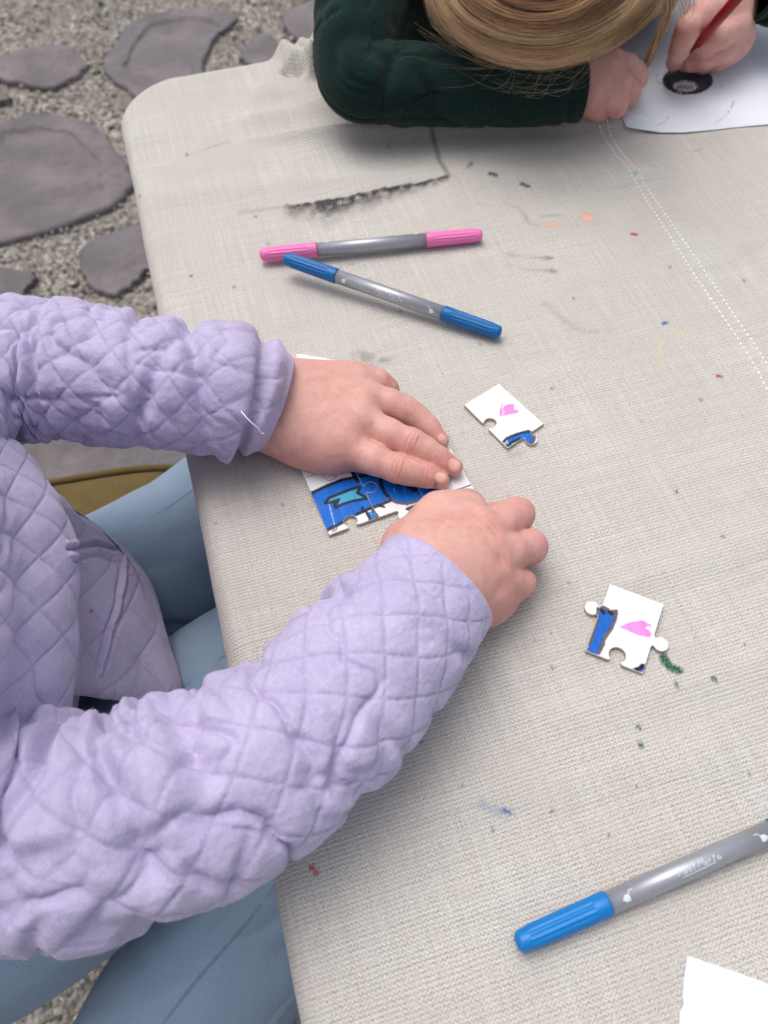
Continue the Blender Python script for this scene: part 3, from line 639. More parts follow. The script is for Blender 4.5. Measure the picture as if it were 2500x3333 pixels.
# ------------------------------------------------------------------ markers
def lathe(prof, nphi, ridges=None):
    """prof: (x, r) pairs; ridges=(x0, x1, count, depth)"""
    a = np.arange(nphi) / nphi * 2 * math.pi; V = []
    for x, r_ in prof:
        rr = np.full(nphi, r_)
        if ridges and ridges[0] <= x <= ridges[1]:
            rr = r_ - ridges[3] * (0.5 + 0.5 * np.sign(np.cos(a * ridges[2])) * np.abs(np.cos(a * ridges[2])) ** 0.4)
        V.append(np.column_stack([np.full(nphi, x), rr * np.cos(a), rr * np.sin(a)]))
    F = [tuple(f)[::-1] for f in grid_faces(len(prof), nphi, True)]
    F += [tuple(range(nphi)), tuple(range((len(prof) - 1) * nphi, len(prof) * nphi))[::-1]]
    return np.vstack(V), F
PLN, RB, CAPL = 0.158, 0.0046, 0.0402
M_BARREL = N('silver_grey_barrel'); M_BARREL.set(Base_Color=M_BARREL.mix(M_BARREL.noise(M_BARREL.obj(), 300, 2), lin(158, 160, 168), lin(172, 174, 182)), Metallic=0.45, Roughness=0.36); M_BARREL = M_BARREL.m
M_PRINT = plain('white_print', lin(206, 218, 224), 0.6, 0.05)
def plastic(name, c):
    m = N(name); f = m.noise(m.obj(), 120, 3); m.set(Base_Color=m.mix(f, [x * .92 for x in c], [min(1, x * 1.05) for x in c]), Roughness=0.38, Specular_IOR_Level=0.4, Subsurface_Weight=0.08, Subsurface_Scale=0.002); return m.m
GLY = {'M': [[(0, 0), (.25, 1), (.5, .25), (.85, 1), (.9, 0)]], 'o': [[(.3, .5), (.1, .3), (.2, .03), (.5, .1), (.55, .4), (.3, .5)]], 'n': [[(.05, .5), (.1, 0)], [(.1, .35), (.35, .5), (.45, .35), (.45, 0), (.6, .05)]],
       't': [[(.3, .85), (.22, .1), (.4, 0)], [(.02, .6), (.6, .66)]], 'a': [[(.5, .45), (.2, .45), (.08, .15), (.25, 0), (.45, .2), (.52, .45), (.5, .05), (.65, 0)]], 'r': [[(.05, .5), (.1, 0)], [(.1, .3), (.25, .48), (.45, .45)]], 'e': [[(.1, .22), (.5, .28), (.4, .5), (.15, .42), (.08, .15), (.3, 0), (.6, .12)]]}
def ribbon(pts2, wd, rad):
    """a thin stroke wrapped on the barrel: pts2 = (x along, arc length round)"""
    p = np.array(pts2, float); V, F = [], []
    q = []
    for a, b in zip(p[:-1], p[1:]): q += [a + (b - a) * t for t in np.linspace(0, 1, 4)[:-1]]
    q = np.array(q + [p[-1]]); t = np.gradient(q, axis=0); t /= np.linalg.norm(t, axis=1)[:, None] + 1e-9; nn = np.column_stack([-t[:, 1], t[:, 0]]) * wd / 2
    for a, b in zip(q + nn, q - nn):
        for u in (a, b): V.append((u[0], rad * math.sin(u[1] / rad), rad * math.cos(u[1] / rad)))
    F = [(2 * i, 2 * i + 1, 2 * i + 3, 2 * i + 2) for i in range(len(q) - 1)]
    return np.array(V), F
def marker(label, capmat, a, b, spin, group='double ended markers', sx=1.0):
    """a, b: world ends of the pen's axis"""
    a, b = Vector(a), Vector(b); d = (b - a).normalized()
    e = empty('marker', a); up = Vector((0, 0, 1)); y = up.cross(d).normalized(); z = d.cross(y)
    Mx = Matrix((d, y, z)).transposed() @ Matrix.Rotation(spin, 3, 'X'); e.rotation_euler = Mx.to_euler()
    tag(e, label, 'marker', group)
    def cap(x0, sgn):
        pr = [(0.0, .0022), (0.0001, .0026), (0.0006, .0029), (.0006, .0034), (.0012, .0040), (.0022, .00425), (.0050, .0044), (.0056, .0045), (.0062, .0047), (.012, .00480), (.02, .0049), (.028, .00495), (.0335, .0050), (.0338, .0049), (.0345, .00505), (.0395, .0051), (.0403, .0050), (CAPL, .00465)]
        V, F = lathe(pr, 96, (.0060, .0336, 14, .00034)); V[:, 0] = x0 + sgn * V[:, 0]
        if sgn < 0: F = [f[::-1] for f in F]
        mk('cap', V, F, capmat, e, world=False)
    cap(0.0, 1); cap(PLN, -1)
    V, F = lathe([(CAPL - .002, RB), (PLN / 2, RB), (PLN - CAPL + .002, RB)], 64); mk('barrel', V, F, M_BARREL, e, world=False)
    Vs, Fs = [], []
    def add(vf):
        o0 = sum(len(v) for v in Vs); Vs.append(vf[0]); Fs.extend(tuple(i + o0 for i in f) for f in vf[1])
    rr = RB + 0.00006; x = PLN / 2 - .0085; hgt_ = .0036
    for ch in 'Mont Marte':
        if ch == ' ': x += .0007; continue
        for st_ in GLY[ch]: add(ribbon([(x + u * .0024 * (1.2 if ch == 'M' else .85) + v * .0007, -.0006 + v * hgt_ * (.9 if ch != 'M' else 1.0)) for u, v in st_], .00026, rr))
        x += .0029 if ch == 'M' else .0019
    add(ribbon([(PLN / 2 - .0070, -.0014), (PLN / 2 + .004, -.0012), (PLN / 2 + .0085, -.0009)], .00034, rr)); add(ribbon([(PLN / 2 + .0105, -.0004), (PLN / 2 + .0116, .0001)], .0004, rr))
    for x0, sg in ((CAPL + .0075, -1), (PLN - CAPL - .0075, 1)):          # nib symbols: a filled point and a hook
        for k_ in range(7):
            yk = -.0012 + k_ * .0004; xl = .0018 * (1 - abs(yk) / .0018); add(ribbon([(x0 - sg * .0009, yk), (x0 + sg * (xl + .0006), yk)], .00042, rr))
        add(ribbon([(x0 - sg * .0010, .0013), (x0 - sg * .0012, .0024), (x0 - sg * .0032, .0025)], .0003, rr))
    tag(mk('lettering', np.vstack(Vs), Fs, M_PRINT, e, world=False), kind='stuff')
    e.scale.x = sx
    return e
PINK, BLUE = plastic('pink_cap_plastic', lin(236, 122, 184)), plastic('blue_cap_plastic', lin(4, 100, 166)); BLUE2 = plastic('bright_blue_cap_plastic', lin(4, 122, 196))
rc = 0.0051 + 0.0013
def along(a, b, L, za, zb):
    a, b = np.array(a), np.array(b); d = (b - a); d[2] = 0; d /= np.linalg.norm(d); e_ = a + d * L; return np.array([a[0], a[1], za]), np.array([e_[0], e_[1], zb])
marker('double ended marker with pink caps, a blue one resting across its end', PINK, *along(P(846, 829, rc), P(1570, 764, rc), PLN * .981, rc, rc), R(-28), sx=.981)
marker('dark blue capped marker with one end resting on the pink capped one', BLUE, *along(P(926, 840, .0135), P(1622, 1082, rc), PLN * .985, .0135, rc), R(62), sx=.985)
marker('bright blue capped marker lying beside the blank card corner', BLUE2, *along(P(1681, 3071, rc), P(2498, 2712, rc), PLN * 1.022, rc, rc), R(14), sx=1.022)
# ------------------------------------------------------------------ skin and cloth materials for the people
def skin_mat(name):
    m = N(name); at = m.col(); o_ = m.obj()
    f = m.noise(o_, 55, 4, .6); f2 = m.noise(o_, 190, 3, .6)
    c = m.mix(m.math('MULTIPLY', m.ramp(f, .38, .66), .46), at.outputs[0], lin(204, 140, 132), 'MIX'); c = m.mix(m.math('MULTIPLY', m.ramp(f2, .48, .70), .30), c, lin(226, 184, 168)); c = m.mix(m.math('MULTIPLY', m.ramp(m.noise(o_, 120, 4, .7), .52, .72), .36), c, lin(178, 108, 102)); c = m.mix(m.math('MULTIPLY', m.ramp(m.noise(o_, 34, 3, .5), .56, .70), .24), c, lin(168, 138, 146))
    m.set(Base_Color=c, Roughness=m.math('SUBTRACT', 0.56, m.math('MULTIPLY', at.outputs['Alpha'], 0.28)), Subsurface_Weight=0.12, Subsurface_Scale=0.005, Specular_IOR_Level=0.42)
    m.b.inputs['Subsurface Radius'].default_value = (1.0, 0.38, 0.22)
    v = m.n('TexVoronoi', {'Vector': o_, 'Scale': 1100.0}, feature='DISTANCE_TO_EDGE')
    m.bump(m.math('ADD', m.math('MULTIPLY', v.outputs[0], 0.6), m.noise(o_, 420, 3)), 0.00022, 0.7); return m.m
M_SKIN = skin_mat('skin')
SK = np.array(lin(213, 166, 154)); SKR = np.array(lin(194, 108, 104)); NAIL = np.array(lin(234, 188, 178))
def finish_hand(F, D, reds, nails, creases, smooth=2, dents=()):
    V, Q = F.mesh(D)
    for _ in range(smooth):      # light Laplacian smoothing
        acc = np.zeros_like(V); ct = np.zeros(len(V))
        for a in range(4):
            i, j = Q[:, a], Q[:, (a + 1) % 4]
            for c in range(3): acc[:, c] += np.bincount(i, V[j, c], len(V)) + np.bincount(j, V[i, c], len(V))
            ct += np.bincount(i, minlength=len(V)) + np.bincount(j, minlength=len(V))
        V = 0.45 * V + 0.55 * acc / np.maximum(ct, 1)[:, None]
    nrm = np.zeros_like(V); fn = np.cross(V[Q[:, 2]] - V[Q[:, 0]], V[Q[:, 3]] - V[Q[:, 1]])
    for a in range(4):
        for c in range(3): nrm[:, c] += np.bincount(Q[:, a], fn[:, c], len(V))
    nrm /= np.linalg.norm(nrm, axis=1)[:, None] + 1e-12
    col = np.tile(SK, (len(V), 1)); gl = np.zeros(len(V))
    for p, r_, s in reds:
        w_ = s * np.exp(-(np.linalg.norm(V - p, axis=1) / r_) ** 2)[:, None]; col = col * (1 - w_) + SKR * w_
    disp = np.zeros(len(V))
    disp += 0.00022 * fbm(V * 160, 3) + 0.00035 * fbm(V * 45, 2)
    for p, ax, hw, n_, sp_, dep in creases:      # short arcs across a knuckle: centre, finger axis, half width, count, spacing, depth
        ax = np.asarray(ax) / np.linalg.norm(ax); q = V - p; t = q @ ax; lat = np.linalg.norm(q - t[:, None] * ax, axis=1)
        for k in range(n_):
            t0 = (k - (n_ - 1) / 2) * sp_; bow = t - t0 - 0.0009 * (k - (n_ - 1) / 2) * np.cos(np.clip(lat / hw, 0, 1) * 1.57)
            g = np.exp(-(bow / 0.00042) ** 2) * sstep(hw, hw * .45, np.linalg.norm(q, axis=1)); disp -= dep * g; col = col * (1 - 0.38 * g[:, None]) + SKR * 0.6 * 0.38 * g[:, None]
    for p, r_, dep in dents: disp -= dep * np.exp(-(np.linalg.norm(V - p, axis=1) / r_) ** 2)
    for p, ax, up, hl, hw in nails:
        ax = np.asarray(ax) / np.linalg.norm(ax); up = np.asarray(up, float); up -= ax * (up @ ax); up /= np.linalg.norm(up); sd = np.cross(ax, up)
        q = V - p; a, b, h = q @ ax / hl, q @ sd / hw, q @ up
        rr = (np.abs(a) ** 2.6 + np.abs(b) ** 2.6) ** (1 / 2.6); on = (h > -0.004) & (nrm @ up > -0.1)
        pl = sstep(1.04, .9, rr) * on; rim = np.exp(-((rr - 1.04) / .12) ** 2) * on
        disp += 0.00012 * pl - 0.00012 * rim; tip = sstep(.62, .8, a) * pl
        col = col * (1 - .88 * pl[:, None]) + NAIL * .88 * pl[:, None]; col = col * (1 - .4 * tip[:, None]) + np.array(lin(240, 214, 190)) * .4 * tip[:, None]
        col = col * (1 - .28 * rim[:, None]) + SKR * .85 * .28 * rim[:, None]; gl = np.maximum(gl, pl)
    V = V + nrm * disp[:, None]
    return V, Q, np.column_stack([col, gl])
zA = lambda x, y, z: P(800 + x / 2.183, 1120 + y / 2.183, z)
zB = lambda x, y, z: P(1240 + x / 2.765, 1520 + y / 2.765, z)
zC = lambda x, y, z: P(1800 + x / 2.37, y / 2.37, z)
zF = lambda x, y, z: zC(x, y - 40, z)
zD = lambda x, y, z: zC(x + 8, y - 48, z)
UPV = np.array([0, 0, 1.0])
def hand_flat():
    pts = [zA(x, y, z) for x, y, z in [(-480, 300, .04), (-480, 480, .04), (1560, 980, 0), (900, 120, .0), (600, 930, 0), (860, 500, .045)]]
    lo, hi = np.min(pts, 0) - .02, np.max(pts, 0) + .015; F = Field(lo, hi, 0.00075)
    c = lambda a, b, r1, r2, k=.012, lay='p': F.cone(lay, zA(*a), zA(*b), r1, r2, k)
    for y0 in (325, 480): c((-460, y0, .042), (110, y0, .024), .0165, .0165)
    c((110, 460, .0225), (680, 690, .0185), .0160, .0112); c((110, 420, .024), (790, 535, .0215), .0165, .0112)
    c((110, 350, .024), (835, 385, .0195), .0165, .0106); c((110, 325, .0225), (790, 275, .0165), .0150, .0100)
    c((260, 285, .016), (740, 275, .0135), .0125, .0105); c((240, 600, .016), (560, 745, .0125), .0150, .0118); c((400, 700, .0125), (640, 770, .0105), .0120, .0098)
    c((300, 420, .015), (760, 500, .014), .015, .012)
    def fin(pp, k=.0022):
        F.G['t'] = np.full(F.n, 0.08, np.float32)
        F.chain('t', [(zA(*q[:3]), q[3]) for q in pp], .0035); F.G['f'] = smin(F.layer('f'), F.G.pop('t'), .0011)
    fin([(720, 725, .0170, .0096), (900, 815, .0158, .0083), (1080, 884, .0142, .0077), (1180, 912, .0120, .0070), (1275, 935, .0098, .0064), (1382, 965, .0082, .0053)])
    fin([(850, 555, .0200, .0096), (1020, 640, .0188, .0084), (1180, 706, .0165, .0080), (1275, 758, .0140, .0072), (1370, 815, .0110, .0066), (1478, 874, .0084, .0055)])
    fin([(895, 388, .0180, .0094), (1020, 425, .0170, .0083), (1140, 474, .0148, .0077), (1220, 524, .0118, .0069), (1295, 590, .0092, .0062), (1386, 685, .0066, .0047)])
    fin([(835, 255, .0150, .0088), (935, 272, .0145, .0078), (1005, 318, .0100, .0066), (1030, 372, .0066, .0056)])
    fin([(600, 735, .0105, .0100), (800, 790, .0095, .0088), (960, 860, .0085, .0070)])
    D = smin(F.layer('p'), F.layer('f'), .0040)
    tipd = lambda a, b: zA(*b) - zA(*a)
    nails = [(zA(1388, 950, .0128), tipd((1275, 935, .0128), (1398, 960, .0112)), zA(1398, 950, .03) - zA(1390, 975, .005), .0034, .0031), (zA(1482, 860, .0128), tipd((1370, 815, .0128), (1480, 866, .0112)), UPV, .0036, .0033), (zA(1402, 672, .0105), tipd((1295, 590, .011), (1395, 685, .008)), UPV, .0032, .0027)]
    reds = [(zA(1330, 940, .012), .008, .55), (zA(1420, 840, .012), .008, .6), (zA(1375, 650, .01), .008, .45), (zA(1080, 870, .02), .008, .3), (zA(1180, 690, .022), .008, .32), (zA(1140, 460, .02), .008, .3), (zA(780, 720, .025), .012, .18), (zA(450, 800, .01), .02, .25), (zA(1000, 330, .01), .01, .3), (zA(600, 480, .03), .016, .12)]
    ax = lambda a, b: zA(*b) - zA(*a)
    creases = [(zA(1080, 868, .0212), ax((900, 815, .015), (1275, 935, .01)), .0075, 3, .0017, .00042), (zA(1182, 690, .0238), ax((1020, 640, .0188), (1370, 815, .011)), .0075, 3, .0017, .00044), (zA(1275, 925, .0160), ax((1180, 912, .012), (1378, 964, .008)), .006, 2, .0014, .0003), (zA(1372, 803, .0172), ax((1275, 758, .014), (1472, 872, .0084)), .006, 2, .0013, .00018), (zA(1142, 462, .0222), ax((1020, 425, .017), (1295, 590, .009)), .007, 2, .0016, .00018)]
    dents = [(zA(742, 722, .030), .0032, .0008), (zA(880, 560, .032), .0035, .0006), (zA(920, 400, .030), .0035, .0005)]
    V, Q, C = finish_hand(F, D, reds, nails, creases, dents=dents)
    ink = np.exp(-(np.abs((V - zA(1356, 985, .009)) @ (tipd((1275, 935, 0), (1378, 964, 0)) / np.linalg.norm(tipd((1275, 935, 0), (1378, 964, 0))))) / .0009) ** 2) * sstep(.0042, .0022, np.linalg.norm(V - zA(1356, 988, .009), axis=1))
    C[:, :3] = C[:, :3] * (1 - ink[:, None]) + np.array(lin(30, 26, 30)) * ink[:, None]
    return V, Q, C
def hand_curled():
    pts = [zB(x, y, z) for x, y, z in [(-60, 1250, .05), (60, 1500, .05), (1520, 700, 0), (760, 150, .0), (1100, 1480, 0), (900, 800, .06), (0, 700, .03)]]
    lo, hi = np.min(pts, 0) - .02, np.max(pts, 0) + .012; F = Field(lo, hi, 0.00075)
    c = lambda a, b, r1, r2, k=.012: F.cone('p', zB(*a), zB(*b), r1, r2, k)
    c((250, 1270, .042), (430, 890, .036), .0120, .0178); c((330, 1330, .042), (560, 1110, .036), .0120, .0175)
    c((420, 830, .035), (775, 520, .035), .0165, .0112); c((460, 880, .037), (900, 625, .0375), .0170, .0112)
    c((520, 980, .037), (960, 820, .037), .0170, .0110); c((560, 1060, .036), (955, 1025, .033), .0165, .0106)
    c((270, 720, .030), (560, 480, .026), .0140, .0128); c((560, 480, .026), (740, 400, .024), .0126, .0092)
    c((640, 1190, .027), (930, 1165, .0215), .0155, .0130); c((700, 900, .024), (900, 810, .022), .018, .014)
    c((960, 1150, .02), (1040, 1130, .018), .0120, .0100)
    def fin(pp):
        F.G['t'] = np.full(F.n, 0.08, np.float32)
        F.chain('t', [(zB(*q[:3]), q[3]) for q in pp], .0035); F.G['f'] = smin(F.layer('f'), F.G.pop('t'), .0010)
    fin([(785, 510, .034, .0100), (790, 420, .030, .0090), (782, 350, .0235, .0084), (800, 340, .014, .0072), (830, 350, .0075, .0058)])
    fin([(920, 615, .0370, .0100), (1090, 515, .0345, .0084), (1222, 428, .0285, .0083), (1235, 445, .019, .0076), (1200, 470, .0105, .0064)])
    fin([(970, 815, .0365, .0098), (1170, 770, .0340, .0083), (1340, 722, .0280, .0083), (1350, 730, .0185, .0075), (1310, 745, .0100, .0062)])
    fin([(965, 1022, .032, .0092), (1120, 1032, .0290, .0079), (1250, 1042, .0225, .0073), (1250, 1045, .0145, .0067), (1210, 1055, .0085, .0056)])
    fin([(900, 620, .016, .0085), (980, 440, .0145, .0066), (1100, 400, .0125, .0058)])
    D = smin(F.layer('p'), F.layer('f'), .0034)
    reds = [(zB(800, 300, .025), .009, .4), (zB(1270, 380, .03), .010, .42), (zB(1400, 700, .03), .010, .4), (zB(1300, 1030, .02), .010, .4), (zB(840, 520, .045), .007, .25), (zB(1040, 540, .045), .008, .2), (zB(1120, 830, .045), .008, .2), (zB(1080, 1100, .03), .014, .3), (zB(1050, 1250, .015), .02, .3), (zB(250, 620, .03), .01, .2), (zB(1040, 360, .01), .008, .6)]
    ax = lambda a, b: zB(*b) - zB(*a)
    creases = [(zB(840, 500, .0468), ax((560, 700, .036), (840, 480, .036)), .006, 2, .0022, .00022), (zB(1020, 555, .0488), ax((700, 800, .036), (1120, 500, .034)), .006, 2, .0026, .0002), (zB(1110, 815, .0480), ax((700, 930, .036), (1210, 765, .034)), .006, 2, .0026, .0002)]
    dents = [(zB(1010, 585, .048), .0042, .0012), (zB(1085, 835, .047), .0040, .0013), (zB(1090, 1075, .040), .0042, .0012), (zB(840, 505, .046), .003, .0006)]
    return finish_hand(F, D, reds, [], creases, dents=dents)
def hand_fist():
    pts = [zF(x, y, z) for x, y, z in [(-150, 560, .04), (-150, 800, .04), (760, 520, .0), (420, 1000, 0), (400, 500, .06), (150, 980, 0)]]
    lo, hi = np.min(pts, 0) - .015, np.max(pts, 0) + .01; F = Field(lo, hi, 0.0010)
    c = lambda a, b, r1, r2, k=.010: F.cone('p', zF(*a), zF(*b), r1, r2, k)
    c((-160, 640, .034), (250, 640, .032), .017, .017); c((-160, 740, .034), (220, 730, .030), .017, .016)
    c((240, 620, .032), (440, 530, .036), .0155, .0112); c((240, 650, .032), (420, 620, .036), .0160, .0112); c((230, 690, .031), (370, 720, .033), .0160, .0108); c((220, 730, .029), (300, 810, .027), .0150, .0102)
    c((300, 560, .022), (560, 560, .020), .014, .011)
    def fin(pp):
        F.G['t'] = np.full(F.n, 0.08, np.float32)
        F.chain('t', [(zF(*q[:3]), q[3]) for q in pp], .0035); F.G['f'] = smin(F.layer('f'), F.G.pop('t'), .0011)
    fin([(440, 530, .036, .0104), (560, 560, .035, .0090), (640, 600, .029, .0080), (650, 650, .018, .0072), (600, 660, .010, .0062)])
    fin([(420, 620, .035, .0102), (520, 690, .033, .0090), (590, 750, .0265, .0080), (580, 790, .016, .0072), (540, 780, .009, .0062)])
    fin([(370, 720, .032, .0098), (440, 800, .029, .0088), (490, 855, .0225, .0079), (480, 880, .0135, .0070), (440, 860, .008, .0060)])
    fin([(300, 810, .026, .0092), (330, 860, .0225, .0083), (355, 890, .0165, .0075), (340, 895, .010, .0066)])
    D = smin(F.layer('p'), F.layer('f'), .0038)
    reds = [(zF(x, y, .025), .010, .35) for x, y in ((650, 600), (590, 760), (490, 870), (340, 890))]
    return finish_hand(F, D, reds, [], [])
def hand_writing():
    pts = [zD(x, y, z) for x, y, z in [(1500, -330, .10), (1320, -330, .10), (880, 620, 0), (1540, 300, 0), (1150, 660, 0), (1200, 100, .09)]]
    lo, hi = np.min(pts, 0) - .02, np.max(pts, 0) + .012; F = Field(lo, hi, 0.0010)
    c = lambda a, b, r1, r2, k=.010: F.cone('p', zD(*a), zD(*b), r1, r2, k)
    c((1480, -300, .075), (1330, 60, .052), .0180, .0165); c((1540, -280, .065), (1380, 80, .042), .0180, .0165)
    c((1320, 60, .054), (1130, 170, .056), .0150, .0105); c((1350, 100, .050), (1400, 240, .043), .0150, .0120); c((1370, 160, .036), (1420, 350, .026), .0150, .0125); c((1360, 220, .030), (1330, 420, .022), .0150, .0130)
    c((1200, 250, .030), (1300, 350, .024), .014, .013)
    def fin(pp):
        F.G['t'] = np.full(F.n, 0.08, np.float32)
        F.chain('t', [(zD(*q[:3]), q[3]) for q in pp], .0035); F.G['f'] = smin(F.layer('f'), F.G.pop('t'), .0011)
    fin([(1120, 180, .056, .0104), (1040, 260, .053, .0092), (1000, 350, .043, .0083), (965, 440, .030, .0075), (925, 535, .0135, .0062)])
    fin([(1380, 270, .042, .0108), (1280, 310, .042, .0096), (1170, 385, .034, .0088), (1100, 430, .025, .0076), (1010, 500, .0145, .0062)])
    fin([(1410, 350, .028, .0104), (1300, 440, .027, .0090), (1160, 500, .0215, .0082), (1070, 525, .016, .0070), (1000, 540, .011, .0060)])
    fin([(1380, 415, .018, .0100), (1260, 505, .0145, .0084), (1150, 535, .0105, .0076), (1080, 540, .009, .0066)])
    fin([(1250, 180, .030, .0100), (1120, 330, .026, .0086), (1020, 450, .0165, .0070)])
    D = smin(F.layer('p'), F.layer('f'), .0036)
    reds = [(zD(x, y, z), .011, s) for x, y, z, s in ((935, 510, .015, .5), (1000, 340, .05, .25), (1170, 380, .035, .3), (1160, 540, .02, .3), (1440, 330, .035, .35), (1250, 560, .015, .3))]
    return finish_hand(F, D, reds, [], [])
def body_coarse(prims, h=0.004):
    lo = np.min([np.minimum(np.array(a) - r1, np.array(b) - r2) for a, b, r1, r2, _ in prims], 0) - .02; hi = np.max([np.maximum(np.array(a) + r1, np.array(b) + r2) for a, b, r1, r2, _ in prims], 0) + .02
    F = Field(lo, hi, h)
    for a, b, r1, r2, k in prims: F.cone('p', a, b, r1, r2, k)
    V, Q = F.mesh(F.layer('p')); return V, Q, np.column_stack([np.tile(SK, (len(V), 1)), np.zeros(len(V))])
def join3(L):
    Vs, Fs, Cs, o = [], [], [], 0
    for V, F, C in L: Vs.append(V); Fs.append(F + o); Cs.append(C); o += len(V)
    return np.vstack(Vs), np.vstack(Fs), np.vstack(Cs)
# ------------------------------------------------------------------ the child in lilac
def lilac_mat(name, base, hi, lo, knit=0.0011, fuzz=1.0):
    m = N(name); uv = m.uv(); o_ = m.obj(); sp = m.n('SeparateXYZ', {0: uv})
    w1 = m.math('SINE', m.math('MULTIPLY', m.math('ADD', m.math('ADD', sp.outputs[0], m.math('MULTIPLY', sp.outputs[1], 0.5)), m.math('MULTIPLY', m.noise(uv, 160, 2), 0.0012)), 2 * math.pi / knit))
    f = m.noise(o_, 26, 4, .6); f2 = m.noise(o_, 500, 3, .7)
    c = m.mix(m.ramp(f, .32, .68), lo, base); c = m.mix(m.math('MULTIPLY', m.ramp(f2, .42, .72), .5), c, hi); c = m.mix(m.math('MULTIPLY', m.ramp(w1, -1.0, 0.2), -0.16) if False else m.math('MULTIPLY', m.ramp(w1, 0.2, -1.0), .06), c, [x * .72 for x in base])
    at = m.col(); c = m.mix(at.outputs['Alpha'], c, at.outputs['Color'])
    m.set(Base_Color=c, Roughness=0.9, Sheen_Weight=0.35 * fuzz, Sheen_Roughness=0.45, Specular_IOR_Level=0.15)
    m.bump(m.math('ADD', m.math('MULTIPLY', w1, 0.10), m.math('MULTIPLY', f2, 1.3)), 0.00035, 0.8); return m.m
M_LILAC = lilac_mat('lilac_quilted_jersey', lin(191, 182, 214), lin(208, 200, 227), lin(174, 165, 200))
def quilt(u, v, w_, seed=0, wob=0.0012):
    """puffed diamonds between two families of stitch lines; returns (puff 0..1, stitch groove 0..1)"""
    nz = fbm(np.stack([u * 35 + seed, v * 35, u * 0], -1), 2) * wob
    a = (u * 0.74 + v * 0.67 + nz) / w_; b = (u * 0.74 - v * 0.67 + nz) / w_
    da = np.abs(a - np.round(a)) * 2; db = np.abs(b - np.round(b)) * 2
    puff = (np.clip(da, 0, 1) * np.clip(db, 0, 1)) ** 0.42; dst = np.minimum(da, db) * w_ / 2
    dash = 0.75 + 0.25 * np.sin((u + v) * 2 * math.pi / 0.0024)
    return puff, np.exp(-(dst / 0.00058) ** 2) * dash
def sleeve(name, pts, rad, parent, mat, q_w=0.0165, q_amp=0.0022, folds=(), seed=0, ds=0.0008, nphi=300, wrinkle=None, flat=0.94, cuff_r=0.0040, cuff_in=0.035, ref=(0, 0, 1), stainf=None, tilt=None, crease=.0042, soften=0, cfr=1.6):
    C = crom(np.column_stack([np.array(pts), np.array(rad)]), 600); L = np.linalg.norm(np.diff(C[:, :3], axis=0), axis=1).sum()
    C, L = resample(C, int(L / ds)); rr = C[:, 3]; C = C[:, :3]; T, Nn, B = frames(C, ref); n = len(C)
    s = np.linspace(0, L, n); ph = np.arange(nphi) / nphi * 2 * math.pi + math.pi
    Sg, Pg = np.meshgrid(s, ph, indexing='ij'); rg = rr[:, None] + 0 * Pg
    vv = (Pg - math.pi) * np.mean(rr) * 1.0
    su = Sg
    if wrinkle is not None: su = Sg + wrinkle(Sg, Pg)
    circ = 2 * math.pi * np.mean(rr); wv = circ / max(1, round(circ * 0.67 / q_w)) * 0.67      # whole diamonds round the sleeve
    nper = round(circ * 0.67 / q_w); vq = ((Pg - 2 * math.pi) / (2 * math.pi)) * (nper * q_w / 0.67)
    puff, st_ = quilt(su, vq, q_w, seed)
    # make the noise wrap by using the circle as coordinates
    cn = np.stack([np.cos(Pg) * 1.4 + seed, np.sin(Pg) * 1.4, Sg * 22], -1)
    amp = q_amp * (0.55 + 0.45 * sstep(.03, .12, Sg)) * (0.75 + 0.5 * fbm(cn * .8 + 40, 2)); d = amp * puff - (0.0007 if q_amp > 0 else 0) * st_ + (0.0026 if q_amp > 0 else .0012) * fbm(cn * .9, 3) + (0.00035 if q_amp > 0 else .0002) * vnoise(np.stack([np.cos(Pg) * 9 + seed, np.sin(Pg) * 9, Sg * 150], -1)) * (1.15 - puff) + 0.0002 * vnoise(np.stack([np.cos(Pg) * 22 + seed, np.sin(Pg) * 22, Sg * 420], -1))
    fold_t = np.zeros_like(Sg)
    for s0, p0, pw, wd, dep, slope in folds:      # a crease across the sleeve: place, angle, angular reach, width, depth, slant
        dp = (Pg - p0 + math.pi) % (2 * math.pi) - math.pi
        t = Sg - s0 - slope * dp - 0.004 * vnoise(np.stack([dp * 2 + seed, Sg * 0 + s0 * 50, Sg * 0], -1)); g = np.exp(-(dp / pw) ** 2)
        fold_t += g * dep * (np.exp(-(t / wd) ** 2) * -1.0 + 0.42 * np.exp(-((t - 2.5 * wd) / (1.8 * wd)) ** 2) + 0.42 * np.exp(-((t + 2.5 * wd) / (1.8 * wd)) ** 2))
    d = d * (1 - .65 * soften * sstep(.15, .22, Sg)) + np.where(fold_t > 0, .0042 * np.tanh(fold_t / .0042), fold_t)
    if crease > 0:      # organic creases: sharp valleys between soft swells
        wp = np.stack([np.cos(Pg) * cfr + seed * 3, np.sin(Pg) * cfr, Sg * 54], -1); wp = wp + .45 * np.stack([fbm(cn * 2 + 5, 2), fbm(cn * 2 + 11, 2), fbm(cn * 2 + 23, 2)], -1)
        n1 = vnoise(wp); d = d - crease * (0.35 + 0.65 * sstep(.04, .14, Sg)) * (np.clip(1 - np.abs(n1) * 3.6, 0, 1) ** 1.6 - .12 - .18 * np.abs(n1))
    # rolled hem
    hem = sstep(0.0, 0.010, Sg); d = d * (0.25 + 0.75 * hem)
    prof_out = rg + d
    rows, uvr = [], []
    def ringpos(ci, r_, shift):
        c = C[ci][None] + T[ci][None] * shift
        if tilt is not None: c = c + T[ci][None] * (tilt[0] * np.cos(ph - tilt[1]) * math.exp(-s[ci] / 0.03))[:, None]
        return c + np.cos(ph)[:, None] * Nn[ci] * (r_ * flat)[:, None] + np.sin(ph)[:, None] * B[ci] * r_[:, None]
